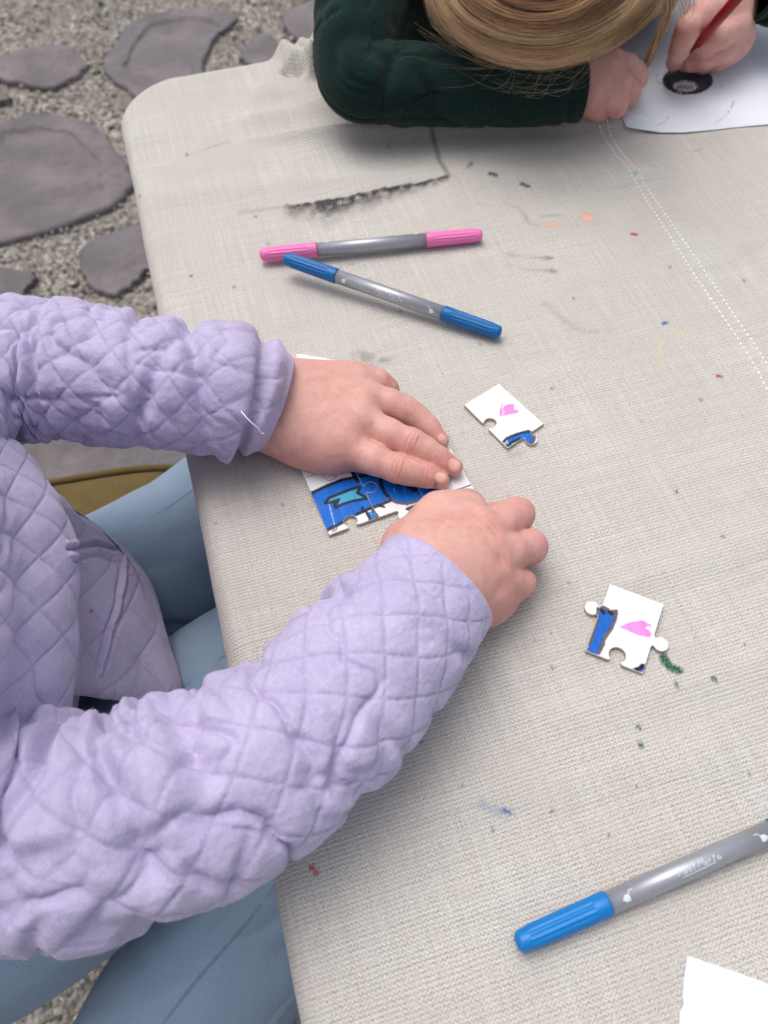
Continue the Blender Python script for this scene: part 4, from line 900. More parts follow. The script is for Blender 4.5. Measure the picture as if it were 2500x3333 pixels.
    for k in range(10):                      # inside of the cuff
        sh = cuff_in * (1 - k / 9.0); ci = min(n - 1, int(sh / L * n)); rows.append(ringpos(ci, prof_out[0] - cuff_r + 0 * ph, 0.0)); uvr.append((sh, -0.4))
    for k in range(1, 9):                    # round edge
        a = math.pi * k / 9.0; rows.append(ringpos(0, prof_out[0] - cuff_r / 2 * (1 + math.cos(a)), -cuff_r * 0.55 * math.sin(a))); uvr.append((-0.003 * k / 9, -0.4))
    for i in range(n): rows.append(ringpos(i, prof_out[i], 0.0)); uvr.append((s[i], 0))
    V = np.array(rows).reshape(-1, 3); uv = np.stack([np.repeat(np.array([q[0] for q in uvr]), nphi), np.tile(ph * np.mean(rr), len(rows))], 1)
    col = np.zeros((len(V), 4))
    if stainf: col = stainf(V, uv)
    sq = np.concatenate([np.zeros(18 * nphi), st_.ravel()])
    dk = np.array(lin(128, 114, 166)); a_ = 0.34 * sq * (col[:, 3] < .05); col[a_ > 0, :3] = dk; col[:, 3] = np.maximum(col[:, 3], a_)
    return mk(name, V, grid_faces(len(rows), nphi, True), mat, parent, uv=uv, col=col)
child = empty('person', tuple(P(-350, 2000, GZ)))
tag(child, 'child in a lilac quilted jacket and pale blue leggings joining puzzle pieces', 'person')
SH_A, SH_B = P(-420, 1560, .10), P(-520, 2250, .11)
hip = P(-250, 2050, -.12); neck = np.array([-.30, .21, .155]); headc = np.array([-.275, .20, .285])
# jacket body: rings of the garment from hem to collar, closed round the back
def ring(front, back, z):
    return np.array([P(x, y, z) for x, y in front] + [P(x, y, z) for x, y in back])
bk = [(180, 2560), (-150, 2760), (-620, 2560), (-820, 2100), (-640, 1620), (-250, 1480)]
R0 = ring([(120, 1590), (260, 1692), (392, 1790), (488, 1925), (547, 2100), (566, 2284), (290, 2218)], bk, -.080)
R1 = ring([(95, 1560), (235, 1672), (372, 1775), (470, 1915), (533, 2095), (556, 2280), (285, 2216)], bk, -.070)
R2 = ring([(60, 1520), (180, 1640), (290, 1760), (370, 1920), (400, 2090), (408, 2262), (250, 2222)], bk, -.040)
R3 = ring([(20, 1470), (105, 1580), (180, 1720), (228, 1880), (240, 2060), (235, 2220), (200, 2300)], bk, -.005)
R4 = ring([(10, 1440), (110, 1530), (190, 1660), (232, 1840), (235, 2020), (215, 2200), (150, 2400)], [(-20, 2560), (-250, 2640), (-600, 2460), (-760, 2080), (-600, 1650), (-250, 1440)], .045)
R5 = ring([(-80, 1440), (-20, 1540), (30, 1680), (55, 1840), (55, 2020), (20, 2200), (-60, 2360)], [(-200, 2440), (-380, 2440), (-640, 2320), (-760, 2040), (-620, 1700), (-300, 1480)], .085)
R6 = ring([(-230, 1560), (-190, 1640), (-160, 1740), (-150, 1860), (-160, 1980), (-200, 2100), (-270, 2200)], [(-350, 2260), (-460, 2240), (-600, 2140), (-680, 1940), (-600, 1740), (-380, 1580)], .125)
R7 = np.array([neck + np.array([.052 * math.cos(a), .052 * math.sin(a), .012]) for a in np.linspace(math.pi / 2, -1.5 * math.pi, 14)[:-1]])
cR = [r_.mean(0) for r_ in (R0, R1, R2, R3, R4, R5, R6)]
cB = cR[5] + np.array([-.05, 0, -.015])
arms = [(P(590, 1295, .040), P(100, 1195, .050), .016, .020, .01), (P(100, 1195, .050), P(-200, 1280, .055), .020, .022, .01), (P(-200, 1280, .055), SH_A, .022, .022, .015),
        (P(1330, 2015, .042), P(700, 2560, .050), .014, .020, .01), (P(700, 2560, .050), P(0, 2685, .048), .020, .022, .01), (P(0, 2685, .048), P(-300, 2620, .065), .022, .022, .01), (P(-300, 2620, .065), SH_B, .022, .022, .015),
        (SH_A, cB, .022, .026, .02), (SH_B, cB, .022, .026, .02), (cB, neck, .028, .030, .02), (cB, cR[2] + np.array([-.06, 0, 0]), .026, .034, .02), (neck, headc + np.array([-.02, 0, -.03]), .030, .034, .02)]
def head_mesh():
    h = lambda x, y, z: headc + np.array([x, y, z]); F = Field(headc - .125, headc + .125, .0022)
    for a, b, r1, r2, k in [(h(-.012, 0, .006), h(-.016, 0, .022), .080, .078, .02), (h(.022, 0, -.040), h(.036, 0, -.022), .050, .046, .02), (h(.045, 0, -.062), h(.05, 0, -.060), .020, .020, .014), (h(.082, 0, -.024), h(.074, 0, -.002), .0085, .0055, .008),
                            (h(.079, .006, -.027), h(.079, -.006, -.027), .006, .006, .006), (h(.052, .030, -.034), h(.056, .028, -.036), .022, .022, .02), (h(.052, -.030, -.034), h(.056, -.028, -.036), .022, .022, .02), (h(.071, .010, -.046), h(.071, -.010, -.046), .005, .005, .006), (h(.069, .007, -.0535), h(.069, -.007, -.0535), .0055, .0055, .006),
                            (h(.062, .030, .000), h(.063, .028, .000), .0125, .0125, .006), (h(.062, -.030, .000), h(.063, -.028, .000), .0125, .0125, .006), (h(-.005, .080, -.014), h(-.012, .085, .012), .007, .010, .005), (h(-.005, -.080, -.014), h(-.012, -.085, .012), .007, .010, .005), (h(-.02, 0, -.06), h(-.02, 0, -.03), .034, .04, .02)]:
        F.cone('p', a, b, r1, r2, k)
    V, Q = F.mesh(F.layer('p')); q = V - headc; col = np.tile(SK, (len(V), 1)); fr = q[:, 0] > .03
    def put(w_, c):
        nonlocal col; col = col * (1 - w_[:, None]) + np.array(c) * w_[:, None]
    put(.75 * fr * np.exp(-((q[:, 2] + .049 + 14 * q[:, 1] ** 2 * 0) / .0055) ** 2) * sstep(.017, .011, np.abs(q[:, 1])), lin(196, 104, 104))
    put(.8 * fr * np.exp(-((q[:, 2] + .0497) / .0010) ** 2) * sstep(.017, .013, np.abs(q[:, 1])), lin(120, 60, 60))
    for sg in (-1, 1):
        y = sg * q[:, 1] - .030; put(.85 * fr * np.exp(-((q[:, 2] + .0065 - 9 * y ** 2) / .0018) ** 2) * sstep(.014, .010, np.abs(y)), lin(70, 48, 38)); put(.5 * fr * np.exp(-((q[:, 2] - .020 + 12 * y ** 2) / .003) ** 2) * sstep(.018, .012, np.abs(y)), lin(120, 88, 62))
        put(.35 * fr * np.exp(-(np.hypot(y - .004, q[:, 2] + .034) / .016) ** 2), lin(210, 120, 112))
    return V, Q, np.column_stack([col, np.zeros(len(V))])
V, Q, C_ = join3([hand_flat(), hand_curled(), head_mesh(), body_coarse(arms)])
mk('body', V, Q, M_SKIN, child, col=C_)
NPH, NV = 540, 290
rings = np.stack([crom(r_, NPH, True) for r_ in (R0, R1, R2, R3, R4, R5, R6, R7)])
G = np.stack([crom(rings[:, i], NV) for i in range(NPH)], 1)           # (NV, NPH, 3)
du = np.gradient(G, axis=0); dv = np.gradient(G, axis=1); nn = np.cross(dv, du); nn /= np.linalg.norm(nn, axis=2)[..., None] + 1e-9
if ((nn[NV // 2, 60] @ np.array([1, 0, 0])) < 0): nn = -nn
su = np.cumsum(np.linalg.norm(du, axis=2), axis=0); sv = np.cumsum(np.linalg.norm(dv[NV // 3], axis=1))[None].repeat(NV, 0)
pf, stc = quilt(su * 0.75, sv, 0.0215, 5); j = np.arange(NPH)[None].repeat(NV, 0); hemf = sstep(0.010, 0.018, su)
dsp = (0.0020 * pf * (.7 + .6 * fbm(G * 22 + 9, 2)) - 0.0006 * stc) * hemf + 0.0026 * fbm(G * 26, 3) + .0004 * vnoise(G * 170) * (1.15 - pf)
def onj(px, py, k=1): return None
# pocket: a welt, its seam and the hem band, all stitched ridges on the jacket
fl = G.reshape(-1, 3); prj = lambda V: (1250 + FPX * ((V - CAMP) @ IMR) / ((V - CAMP) @ FWD), 1666.5 + FPX * ((V - CAMP) @ IMD) / ((V - CAMP) @ FWD))
jp = np.stack(prj(fl), 1); frontm = (nn.reshape(-1, 3) * (CAMP - fl)).sum(1) > -0.02
def jline(pts, wpx): return np.where(frontm, np.exp(-(poly_dist(jp, np.array(pts, float)) / wpx) ** 2), 0).reshape(NV, NPH)
for pts, wpx, h_ in [([(200, 1775), (300, 1768), (375, 1785)], 9, .0016), ([(200, 1795), (300, 1782), (370, 1797)], 5, -.0035), ([(205, 1818), (310, 1800), (392, 1825)], 10, .0018), ([(220, 1835), (310, 1818), (385, 1845)], 4, -.0016),
                     ([(392, 1830), (390, 1920), (372, 2000), (340, 2090), (312, 2200)], 8, .0022), ([(376, 1860), (372, 1930), (352, 2010), (322, 2095), (296, 2200)], 4, -.0020), ([(408, 1860), (404, 1930), (388, 2005), (356, 2095), (330, 2200)], 4, -.0012)]:
    dsp += h_ * jline(pts, wpx)
G2 = G + nn * dsp[..., None]
ins_ = [G2[0] - nn[0] * 0.004 + np.array([0, 0, .02]), G2[0] - nn[0] * 0.004 + np.array([0, 0, .002]), G2[0] - nn[0] * 0.0022 + np.array([0, 0, -.0015])]
V = np.vstack([np.array(ins_).reshape(-1, 3), G2.reshape(-1, 3)]); rowsn = NV + 3
colj = np.zeros((len(V), 4)); hb = np.exp(-((su - .006) / .006) ** 2).ravel() * np.clip(.25 + .6 * fbm(fl * 60, 3), 0, .5)
a2 = np.concatenate([np.zeros(3 * NPH), np.maximum(.26 * (stc * hemf).ravel(), 0)]); colj[:, :3] = lin(128, 114, 166); colj[:, 3] = a2
wrn = np.concatenate([np.zeros(3 * NPH), hb]); s_ = wrn > colj[:, 3]; colj[s_, :3] = lin(150, 128, 150); colj[s_, 3] = wrn[s_]
sp_ = np.concatenate([np.full(3 * NPH, 99.0), np.where(frontm, np.hypot(jp[:, 0] - 284, jp[:, 1] - 1995), 99)]); s_ = sp_ < 6; colj[s_, :3] = lin(150, 40, 100); colj[s_, 3] = .8
uvj = np.vstack([np.column_stack([sv[0], -np.full(NPH, .01)])] * 3 + [np.column_stack([sv.ravel(), su.ravel()])])
jacket = mk('jacket', V, grid_faces(rowsn, NPH, True), M_LILAC, child, uv=uvj, col=colj)
def stain_a(V, uv):
    c = np.zeros((len(V), 4)); s = sstep(.075, .0, uv[:, 0]) * np.clip(.25 + .9 * fbm(V * 40, 3), 0, 1); c[:, :3] = lin(150, 134, 146); c[:, 3] = s * .55; return c
r3 = np.random.default_rng(5)
fA = [(.012, 0, 9, .0034, .0066, .0), (.043, .3, 1.6, .0042, .0068, .006), (.060, -.9, 1.2, .004, .0045, -.006)] + [(s0, r3.uniform(-2.6, 2.6), r3.uniform(.5, 1.1), r3.uniform(.0020, .0040), r3.uniform(.0022, .0050), r3.uniform(-.010, .010)) for s0 in np.arange(.060, .30, .0070)] + [(.155, .2, 1.5, .004, .006, .004), (.172, -.5, 1.3, .004, .007, -.003), (.190, .1, 1.6, .004, .007, .002)]
slA = sleeve('sleeve', [P(884, 1310, .026), P(800, 1287, .033), P(700, 1272, .038), P(400, 1238, .046), P(100, 1200, .050), P(-200, 1290, .055), SH_A + np.array([-.01, 0, .0]), cR[5] + np.array([-.02, .02, -.01])], [.0290, .0355, .0365, .0365, .0385, .043, .048, .045], jacket, M_LILAC, q_w=.0156, q_amp=.0024, folds=fA, seed=3, stainf=stain_a, cuff_r=.0045, tilt=(-.0035, 1.45), wrinkle=lambda s, p: .006 * fbm(np.stack([np.cos(p) * 1.2, np.sin(p) * 1.2, s * 18], -1), 2) + s * .25)
fB = [(.050, math.pi * .5, .9, .0042, .0075, .006), (.085, 1.9, .7, .004, .005, -.006)] + [(s0, r3.uniform(-.5, .7) + 1.0, r3.uniform(.7, 1.3), r3.uniform(.0036, .0058), r3.uniform(.0045, .0085), r3.uniform(-.012, .012)) for s0 in np.arange(.118, .36, .0165)] + [(s0, r3.uniform(-.6, .9), r3.uniform(1.0, 1.7), r3.uniform(.0030, .0046), r3.uniform(.005, .008), r3.uniform(-.014, .014)) for s0 in (.165, .186, .212, .231, .256, .280, .305)] + [(s0, r3.uniform(-2.4, 2.4), r3.uniform(.25, .6), r3.uniform(.0018, .0032), r3.uniform(.0012, .0030), r3.uniform(-.02, .02)) for s0 in np.arange(.02, .33, .0075)]
slB = sleeve('sleeve', [P(1424, 1902, .037), P(1340, 2000, .039), P(1230, 2130, .042), P(1000, 2370, .046), P(700, 2556, .050), P(350, 2680, .050), P(0, 2685, .048), P(-300, 2620, .070), SH_B + np.array([-.02, 0, .0]), cR[5] + np.array([-.02, -.02, -.01])], [.0312, .0330, .0350, .0362, .0385, .0410, .043, .047, .049, .045], jacket, M_LILAC, q_w=.0166, q_amp=.0017, soften=1, crease=.0050, cfr=.9, folds=fB, seed=11, ds=.0009, nphi=320, cuff_r=.0040, tilt=(.004, -.6), wrinkle=lambda s, p: .005 * fbm(np.stack([np.cos(p) + 9, np.sin(p), s * 14], -1), 2))
c = crom(np.array([P(776, 1322, .056), P(790, 1345, .058), P(815, 1372, .056), P(838, 1392, .052), P(850, 1408, .047), P(858, 1412, .046)]), 30); v_, f_ = tube(c, .00032, 6); mk('loose_thread', v_, f_, M_THREAD, jacket)
def fuzz(objs, k, parent, colr=lin(206, 198, 228)):
    """short stray fibres standing off the brushed jersey"""
    VV, FF, o0 = [], [], 0
    for o in objs:
        me = o.data; n = len(me.vertices); co = np.zeros(n * 3, np.float32); me.vertices.foreach_get('co', co); no = np.zeros(n * 3, np.float32); me.vertex_normals.foreach_get('vector', no)
        co, no = co.reshape(-1, 3), no.reshape(-1, 3); ii = rng.integers(0, n, k); p, q = co[ii], no[ii]
        d = q + rng.normal(0, .75, (k, 3)); d /= np.linalg.norm(d, axis=1)[:, None]; L = rng.uniform(.0008, .0024, (k, 1)); sd_ = np.cross(d, rng.normal(size=(k, 3))); sd_ /= np.linalg.norm(sd_, axis=1)[:, None]; sd_ *= .00004
        b = p - q * .0002; md = b + d * L * .55; tp = b + d * L + rng.normal(0, .0004, (k, 3))
        VV.append(np.stack([b - sd_, b + sd_, md + sd_ * .8, md - sd_ * .8, tp], 1).reshape(-1, 3)); base = o0 + 5 * np.arange(k)[:, None]
        FF.append(np.vstack([base + np.array([[0, 1, 2]]), base + np.array([[0, 2, 3]]), base + np.array([[3, 2, 4]])])); o0 += 5 * k
    o = mk('fuzz', np.vstack(VV), np.vstack(FF), plain('brushed_fibre', colr, .9, .05), parent); tag(o, kind='stuff'); return o
fuzz([slA, slB, jacket], 26000, jacket)
# leggings
m = N('pale_blue_denim_jersey'); uv = m.uv(); o_ = m.obj(); sp = m.n('SeparateXYZ', {0: uv})
w1 = m.math('SINE', m.math('MULTIPLY', m.math('ADD', sp.outputs[0], m.math('MULTIPLY', sp.outputs[1], 1.0)), 2 * math.pi / .0011)); f = m.noise(o_, 18, 3); f2 = m.noise(o_, 300, 2)
c = m.mix(f, lin(134, 156, 180), lin(158, 179, 201)); c = m.mix(m.math('MULTIPLY', m.ramp(w1, 0.0, -1.0), .22), c, lin(88, 116, 152)); c = m.mix(m.math('MULTIPLY', m.ramp(f2, .55, .7), .2), c, lin(166, 190, 214))
m.set(Base_Color=c, Roughness=.85, Sheen_Weight=.15, Specular_IOR_Level=.2); m.bump(w1, .00025, .6); M_DENIM = m.m
def leg(name, pts, rad, folds, seed, parent):
    C = crom(np.column_stack([np.array(pts), np.array(rad)]), 400); C, L = resample(C, 300); T, Nn, B = frames(C[:, :3]); ph = np.arange(160) / 160 * 2 * math.pi
    S, Ph = np.meshgrid(np.linspace(0, L, 300), ph, indexing='ij'); d = .0016 * fbm(np.stack([np.cos(Ph) * 1.5 + seed, np.sin(Ph) * 1.5, S * 14], -1), 3)
    for s0, p0, pw, wd, dep, sl in folds:
        dp = (Ph - p0 + math.pi) % (2 * math.pi) - math.pi; t = S - s0 - sl * dp; d += np.exp(-(dp / pw) ** 2) * dep * (-np.exp(-(t / wd) ** 2) + .6 * np.exp(-((t - 2 * wd) / wd) ** 2))
    wp = np.stack([np.cos(Ph) * 1.6 + seed * 7, np.sin(Ph) * 1.6, S * 26 + .9 * np.sin(Ph * 2 + seed)], -1); n1 = vnoise(wp); d = d - .0030 * (np.clip(1 - np.abs(n1) * 3.2, 0, 1) ** 2 - .5 * np.abs(n1)) * sstep(-.1, .45, vnoise(wp * .5 + 31))
    d = d + .0011 * np.exp(-(((Ph - 5.3 + math.pi) % (2 * math.pi) - math.pi) * .05 / .0022) ** 2) - .0008 * np.exp(-(((Ph - 5.36 + math.pi) % (2 * math.pi) - math.pi) * .05 / .0012) ** 2)
    r_ = C[:, 3][:, None] + d; V = C[:, None, :3] + np.cos(Ph)[..., None] * Nn[:, None] * r_[..., None] + np.sin(Ph)[..., None] * B[:, None] * r_[..., None]
    return V.reshape(-1, 3), grid_faces(300, 160, True), np.column_stack([S.ravel(), (Ph * .05).ravel()])
knL, knR = P(1000, 1520, -.135), P(1200, 2150, -.135)
L1 = leg('leg', [hip + np.array([-.12, .0, -.03]), hip + np.array([-.09, .01, -.03]), hip + np.array([-.02, .03, -.03]), P(150, 2010, -.148), P(600, 1800, -.146), knL, knL + np.array([.05, 0, -.10]), knL + np.array([.03, .0, -.33]), knL + np.array([.03, .0, -.45]), knL + np.array([.03, .0, -.455])], [.002, .06, .066, .060, .058, .050, .040, .034, .030, .002], [(.10 + k * .022, -.4 + .1 * k, .5, .004, .0022, .03) for k in range(5)], 1, None)
L2 = leg('leg', [P(-760, 2760, -.150), P(-700, 2820, -.150), P(-420, 3030, -.150), P(0, 2890, -.144), P(450, 2560, -.142), P(900, 2190, -.142), knR], [.002, .055, .070, .070, .066, .057, .046], [(.05 + k * .03, 1.2, .5, .004, .0016, .03) for k in range(4)], 2, None)
L3 = leg('leg', [knR + np.array([.0, -.01, -.02]), P(1000, 2760, -.205), P(720, 3120, -.235), P(470, 3460, -.275), P(150, 3900, -.32), P(60, 3990, -.325)], [.046, .056, .062, .056, .036, .002], [(.13, 2.6, .7, .004, .003, .02), (.145, 2.8, .6, .003, .003, .02)], 3, None)
Vs, Fs, Us, o_n = [], [], [], 0
L4 = leg('leg', [hip + np.array([-.09, .04, -.02]), hip + np.array([-.085, .03, -.02]), hip + np.array([-.08, -.05, -.02]), hip + np.array([-.08, -.10, -.02]), hip + np.array([-.08, -.105, -.02])], [.002, .07, .078, .07, .002], [], 4, None)
for v_, f_, u_ in (L1, L2, L3, L4): Vs.append(v_); Fs.append(f_ + o_n); Us.append(u_); o_n += len(v_)
mk('leggings', np.vstack(Vs), np.vstack(Fs), M_DENIM, child, uv=np.vstack(Us))
# ------------------------------------------------------------------ hair strands
def strands(name, paths, r0, mat, cols, parent, nside=3, extra=None):
    paths = np.asarray(paths); k, n, _ = paths.shape; T = np.gradient(paths, axis=1); T /= np.linalg.norm(T, axis=2)[..., None] + 1e-9
    ref = np.array([.3, .5, .81]); Nn = np.cross(T, ref); Nn /= np.linalg.norm(Nn, axis=2)[..., None] + 1e-9; B = np.cross(T, Nn)
    tp = np.interp(np.linspace(0, 1, n), [0, .1, .7, 1], [.7, 1, .9, .15]); rr = np.asarray(r0).reshape(-1, 1) * tp[None]
    a = np.arange(nside) / nside * 2 * math.pi
    V = paths[:, :, None] + rr[..., None, None] * (np.cos(a)[:, None] * Nn[:, :, None] + np.sin(a)[:, None] * B[:, :, None])
    f = grid_faces(n, nside, True); F = (f[None] + (np.arange(k) * n * nside)[:, None, None]).reshape(-1, 4)
    col = np.repeat(np.asarray(cols), n * nside, 0)
    V = V.reshape(-1, 3)
    if extra is not None:
        F = np.vstack([F, extra[1] + len(V)]); V = np.vstack([V, extra[0]]); col = np.vstack([col, extra[2]])
    return mk(name, V, F, mat, parent, col=col)
m = N('fair_hair'); at = m.col(); m.set(Base_Color=at.outputs[0], Roughness=.38, Specular_IOR_Level=.55, Anisotropic=.5); M_HAIR = m.m
def cap_shell(c, rad, seed, lowz, colr):
    a, b = np.meshgrid(np.linspace(0, R(95), 40), np.linspace(0, 2 * math.pi, 80, endpoint=False), indexing='ij')
    d = np.stack([np.sin(a) * np.cos(b), np.sin(a) * np.sin(b), np.cos(a)], -1) * np.array(rad); V = (c + d).reshape(-1, 3); return V, grid_faces(40, 80, True), np.tile(colr, (len(V), 1))
HB = np.array([lin(176, 134, 98), lin(198, 158, 116), lin(146, 106, 78), lin(226, 194, 150), lin(120, 84, 62)])
k = 900; az = rng.uniform(R(70), R(290), k); pol = rng.uniform(R(95), R(150), k); t = np.linspace(0, 1, 10)
pth = []
for i in range(k):
    th_ = R(6) + (pol[i] - R(6)) * t; r_ = .092 + .004 * rng.random(); z_ = np.cos(np.minimum(th_, 1.75)) * .095 - np.maximum(th_ - 1.75, 0) * .12; s_ = np.sin(np.minimum(th_, 1.6))
    pth.append(headc + np.array([-.018, 0, .015]) + np.stack([r_ * s_ * np.cos(az[i]), r_ * s_ * np.sin(az[i]), z_], -1))
strands('hair', pth, np.full(k, .0008), M_HAIR, HB[rng.integers(0, 5, k)], child, extra=cap_shell(headc + np.array([-.024, 0, .020]), (.094, .093, .092), 0, 0, HB[0]))
# ------------------------------------------------------------------ the chair the child sits on
M_MUST = lilac_mat('mustard_velvet', lin(100, 85, 50), lin(120, 104, 66), lin(82, 68, 40), .0012, .6)
CZ = -.212
ca_ = np.array([P(-120, 1605, CZ)[:2], P(600, 1484, CZ)[:2]]); cd = ca_[1] - ca_[0]; cd /= np.linalg.norm(cd); cn_ = np.array([cd[1], -cd[0]]); far0 = ca_[1] + cd * .04
chair = empty('chair', (far0[0] - cd[0] * .2 + cn_[0] * .2, far0[1] - cd[1] * .2 + cn_[1] * .2, GZ)); tag(chair, 'mustard upholstered chair with piped seat under the child in lilac', 'chair')
def cw(a, b, z): return np.stack([far0[0] - cd[0] * a + cn_[0] * b, far0[1] - cd[1] * a + cn_[1] * b, z + 0 * a], -1)
SW = .345
def sq_ring(inset_, z, n=120, rc_=.05):
    t = np.linspace(0, 2 * math.pi, n, endpoint=False); c_, s_ = np.cos(t), np.sin(t); p = 5; hw = SW / 2 - inset_
    x = hw * np.sign(c_) * np.abs(c_) ** (2 / p); y = hw * np.sign(s_) * np.abs(s_) ** (2 / p); return cw(SW / 2 - x, SW / 2 - y, np.full(n, z))
rg_ = [sq_ring(i_, z_) for i_, z_ in [(.03, CZ - .075), (.004, CZ - .072), (.0, CZ - .05), (.0, CZ - .018), (.004, CZ - .004), (.012, CZ + .001), (.03, CZ + .004), (.08, CZ + .008), (.14, CZ + .010), (.2, CZ + .011)]]
V = np.vstack(rg_); F = [tuple(f) for f in grid_faces(len(rg_), 120, True)] + [tuple(range((len(rg_) - 1) * 120, len(rg_) * 120)), tuple(range(120))[::-1]]
seat = mk('seat_cushion', V, F, M_MUST, chair, uv=V[:, :2], col=np.zeros((len(V), 4)))
pp = np.vstack([sq_ring(.004, CZ - .001), sq_ring(.004, CZ - .001)[:2]]); v_, f_ = tube(pp, .0036, 10); mk('piping', v_, f_, M_MUST, seat, uv=v_[:, :2], col=np.zeros((len(v_), 4)))
mk('frame', [tuple(x) for z_ in (CZ - .11, CZ - .076) for x in cw(np.array([.02, SW - .02, SW - .02, .02]), np.array([.02, .02, SW - .02, SW - .02]), np.full(4, z_))], BF, M_WOOD, chair, smooth=False)
for a, b in ((.05, .05), (SW - .05, .05), (.05, SW - .05), (SW - .05, SW - .05)):
    top_, bot = cw(np.array(a), np.array(b), np.array(CZ - .11)), cw(np.array(a + (a - SW / 2) * .15), np.array(b + (b - SW / 2) * .15), np.array(GZ)); v_, f_ = tube(np.array([bot, top_]), np.array([.011, .02]), 14, (1, 0, 0)); mk('leg', v_, f_, M_WOOD, chair)
bb = [cw(np.array(SW - .01 + t * .06), np.array(.02 + u * (SW - .04)), np.array(CZ - .02 + .36 * t)) for t in np.linspace(0, 1, 12) for u in np.linspace(0, 1, 14)]
bb = np.array(bb).reshape(12, 14, 3); bk2 = bb - np.append(cd, 0) * .045
edge = .012 * np.sin(np.linspace(0, math.pi, 14))[None, :, None] * np.sin(np.linspace(0, math.pi, 12))[:, None, None] * np.append(cd, 0)
V = np.vstack([(bb + edge).reshape(-1, 3), bk2.reshape(-1, 3)]); gf = grid_faces(12, 14); rimi = list(range(14)) + [14 * i + 13 for i in range(1, 12)] + [11 * 14 + j_ for j_ in range(12, -1, -1)] + [14 * i for i in range(10, 0, -1)]
F = [tuple(f) for f in gf] + [tuple(f + 168)[::-1] for f in gf] + [(rimi[i], rimi[(i + 1) % len(rimi)], rimi[(i + 1) % len(rimi)] + 168, rimi[i] + 168) for i in range(len(rimi))]
mk('backrest', V, F, M_MUST, chair, uv=V[:, 1:], col=np.zeros((len(V), 4)))
# ------------------------------------------------------------------ the child in green, drawing
m = N('dark_green_fleece'); o_ = m.obj(); f = m.noise(o_, 700, 4, .7); f2 = m.noise(o_, 40, 3)
c = m.mix(f2, lin(12, 32, 30), lin(20, 46, 42)); c = m.mix(m.math('MULTIPLY', m.ramp(f, .5, .72), .55), c, lin(40, 70, 64)); at = m.col()
m.set(Base_Color=c, Roughness=.95, Sheen_Weight=.10, Sheen_Roughness=.5, Specular_IOR_Level=.1); m.bump(f, .0012, .8); M_FLEECE = m.m
kid = empty('person', tuple(P(1700, -300, GZ))); tag(kid, 'fair haired child in dark green fleece bent over a drawing', 'person')
hc = P(1775, -205, .100); s1, s2 = np.array([hc[0] - .125, .775, .150]), np.array([hc[0] + .135, .785, .150]); el = P(1165, 242, .044); el2 = P(2700, -60, .05)
b2 = [(P(1560, 286, .034), P(1180, 262, .042), .016, .018, .01), (P(1180, 262, .042), s1, .018, .022, .01), (zD(1510, -290, .07), el2, .019, .022, .01), (el2, s2, .020, .022, .01), (s1, s2, .022, .022, .02),
      ((s1 + s2) / 2 + np.array([0, -.02, -.02]), (s1 + s2) / 2 + np.array([0, .08, -.30]), .04, .05, .03), ((s1 + s2) / 2, hc + np.array([0, .06, .02]), .030, .036, .02), (hc, hc + np.array([0, .015, .01]), .070, .072, .02), (hc + np.array([.0, -.02, -.045]), hc + np.array([0, -.01, -.05]), .042, .04, .02), (hc + np.array([0, -.045, -.062]), hc + np.array([0, -.05, -.055]), .008, .006, .008)]
V, Q, C_ = join3([hand_fist(), hand_writing(), body_coarse(b2, .005)]); mk('body', V, Q, M_SKIN, kid, col=C_)
jb = (s1 + s2) / 2
tv_, tf_, o_n = [], [], 0
M_TROU = plain('dark_trouser_cotton', lin(52, 56, 70), .9, .2, 90)
for sg in (-1, 1):
    v_, f_, u_ = leg('leg', [jb + np.array([sg * .05, .12, -.24]), jb + np.array([sg * .05, .12, -.26]), jb + np.array([sg * .065, .11, -.45]), jb + np.array([sg * .07, .10, -.66]), np.array([jb[0] + sg * .07, jb[1] + .10, GZ + .06]), np.array([jb[0] + sg * .07, jb[1] + .10, GZ + .055])], [.002, .078, .066, .052, .045, .002], [], 6, None)
    tv_.append(v_); tf_.append(f_ + o_n); o_n += len(v_)
mk('trousers', np.vstack(tv_), np.vstack(tf_), M_TROU, kid)
for sg in (-1, 1):
    c = np.array([(0, .045, .035), (0, .04, .035), (0, 0, .042), (0, -.07, .034), (0, -.12, .028), (0, -.135, .025)]) + np.array([jb[0] + sg * .07, jb[1] + .10, GZ]); v_, f_ = tube(crom(np.column_stack([c, [.004, .03, .040, .036, .027, .004]]), 30)[:, :3], np.interp(np.linspace(0, 1, 30), [0, .15, .4, .7, .93, 1], [.004, .032, .040, .034, .024, .003]), 20); v_[:, 2] = np.maximum(v_[:, 2], GZ + .019); mk('shoe', v_, f_, M_WOOD, kid)
tr = crom(np.array([jb + np.array([0, .12, -.36]), jb + np.array([0, .06, -.22]), jb + np.array([0, -.05, -.09]), jb + np.array([0, -.02, .0]), jb + np.array([0, .01, .04])]), 90); rx = np.interp(np.linspace(0, 1, 90), [0, .3, .6, .85, .97, 1], [.125, .13, .14, .125, .05, .008])[:, None]; ph = np.arange(120) / 120 * 2 * math.pi
V = tr[:, None] + np.stack([np.cos(ph)[None] * rx, np.sin(ph)[None] * rx * .68, 0 * rx * ph[None]], -1); V = V + (.004 * fbm(V * 20, 3))[..., None]
jump = mk('jumper', V.reshape(-1, 3), grid_faces(90, 120, True), M_FLEECE, kid, uv=V.reshape(-1, 3)[:, :2])
r4 = np.random.default_rng(9)
f1 = [(.01, 0, 9, .003, .0015, 0)] + [(s0, r4.uniform(-3, 3), r4.uniform(.5, 1.0), r4.uniform(.004, .008), r4.uniform(.002, .0045), r4.uniform(-.01, .01)) for s0 in np.arange(.05, .32, .016)]
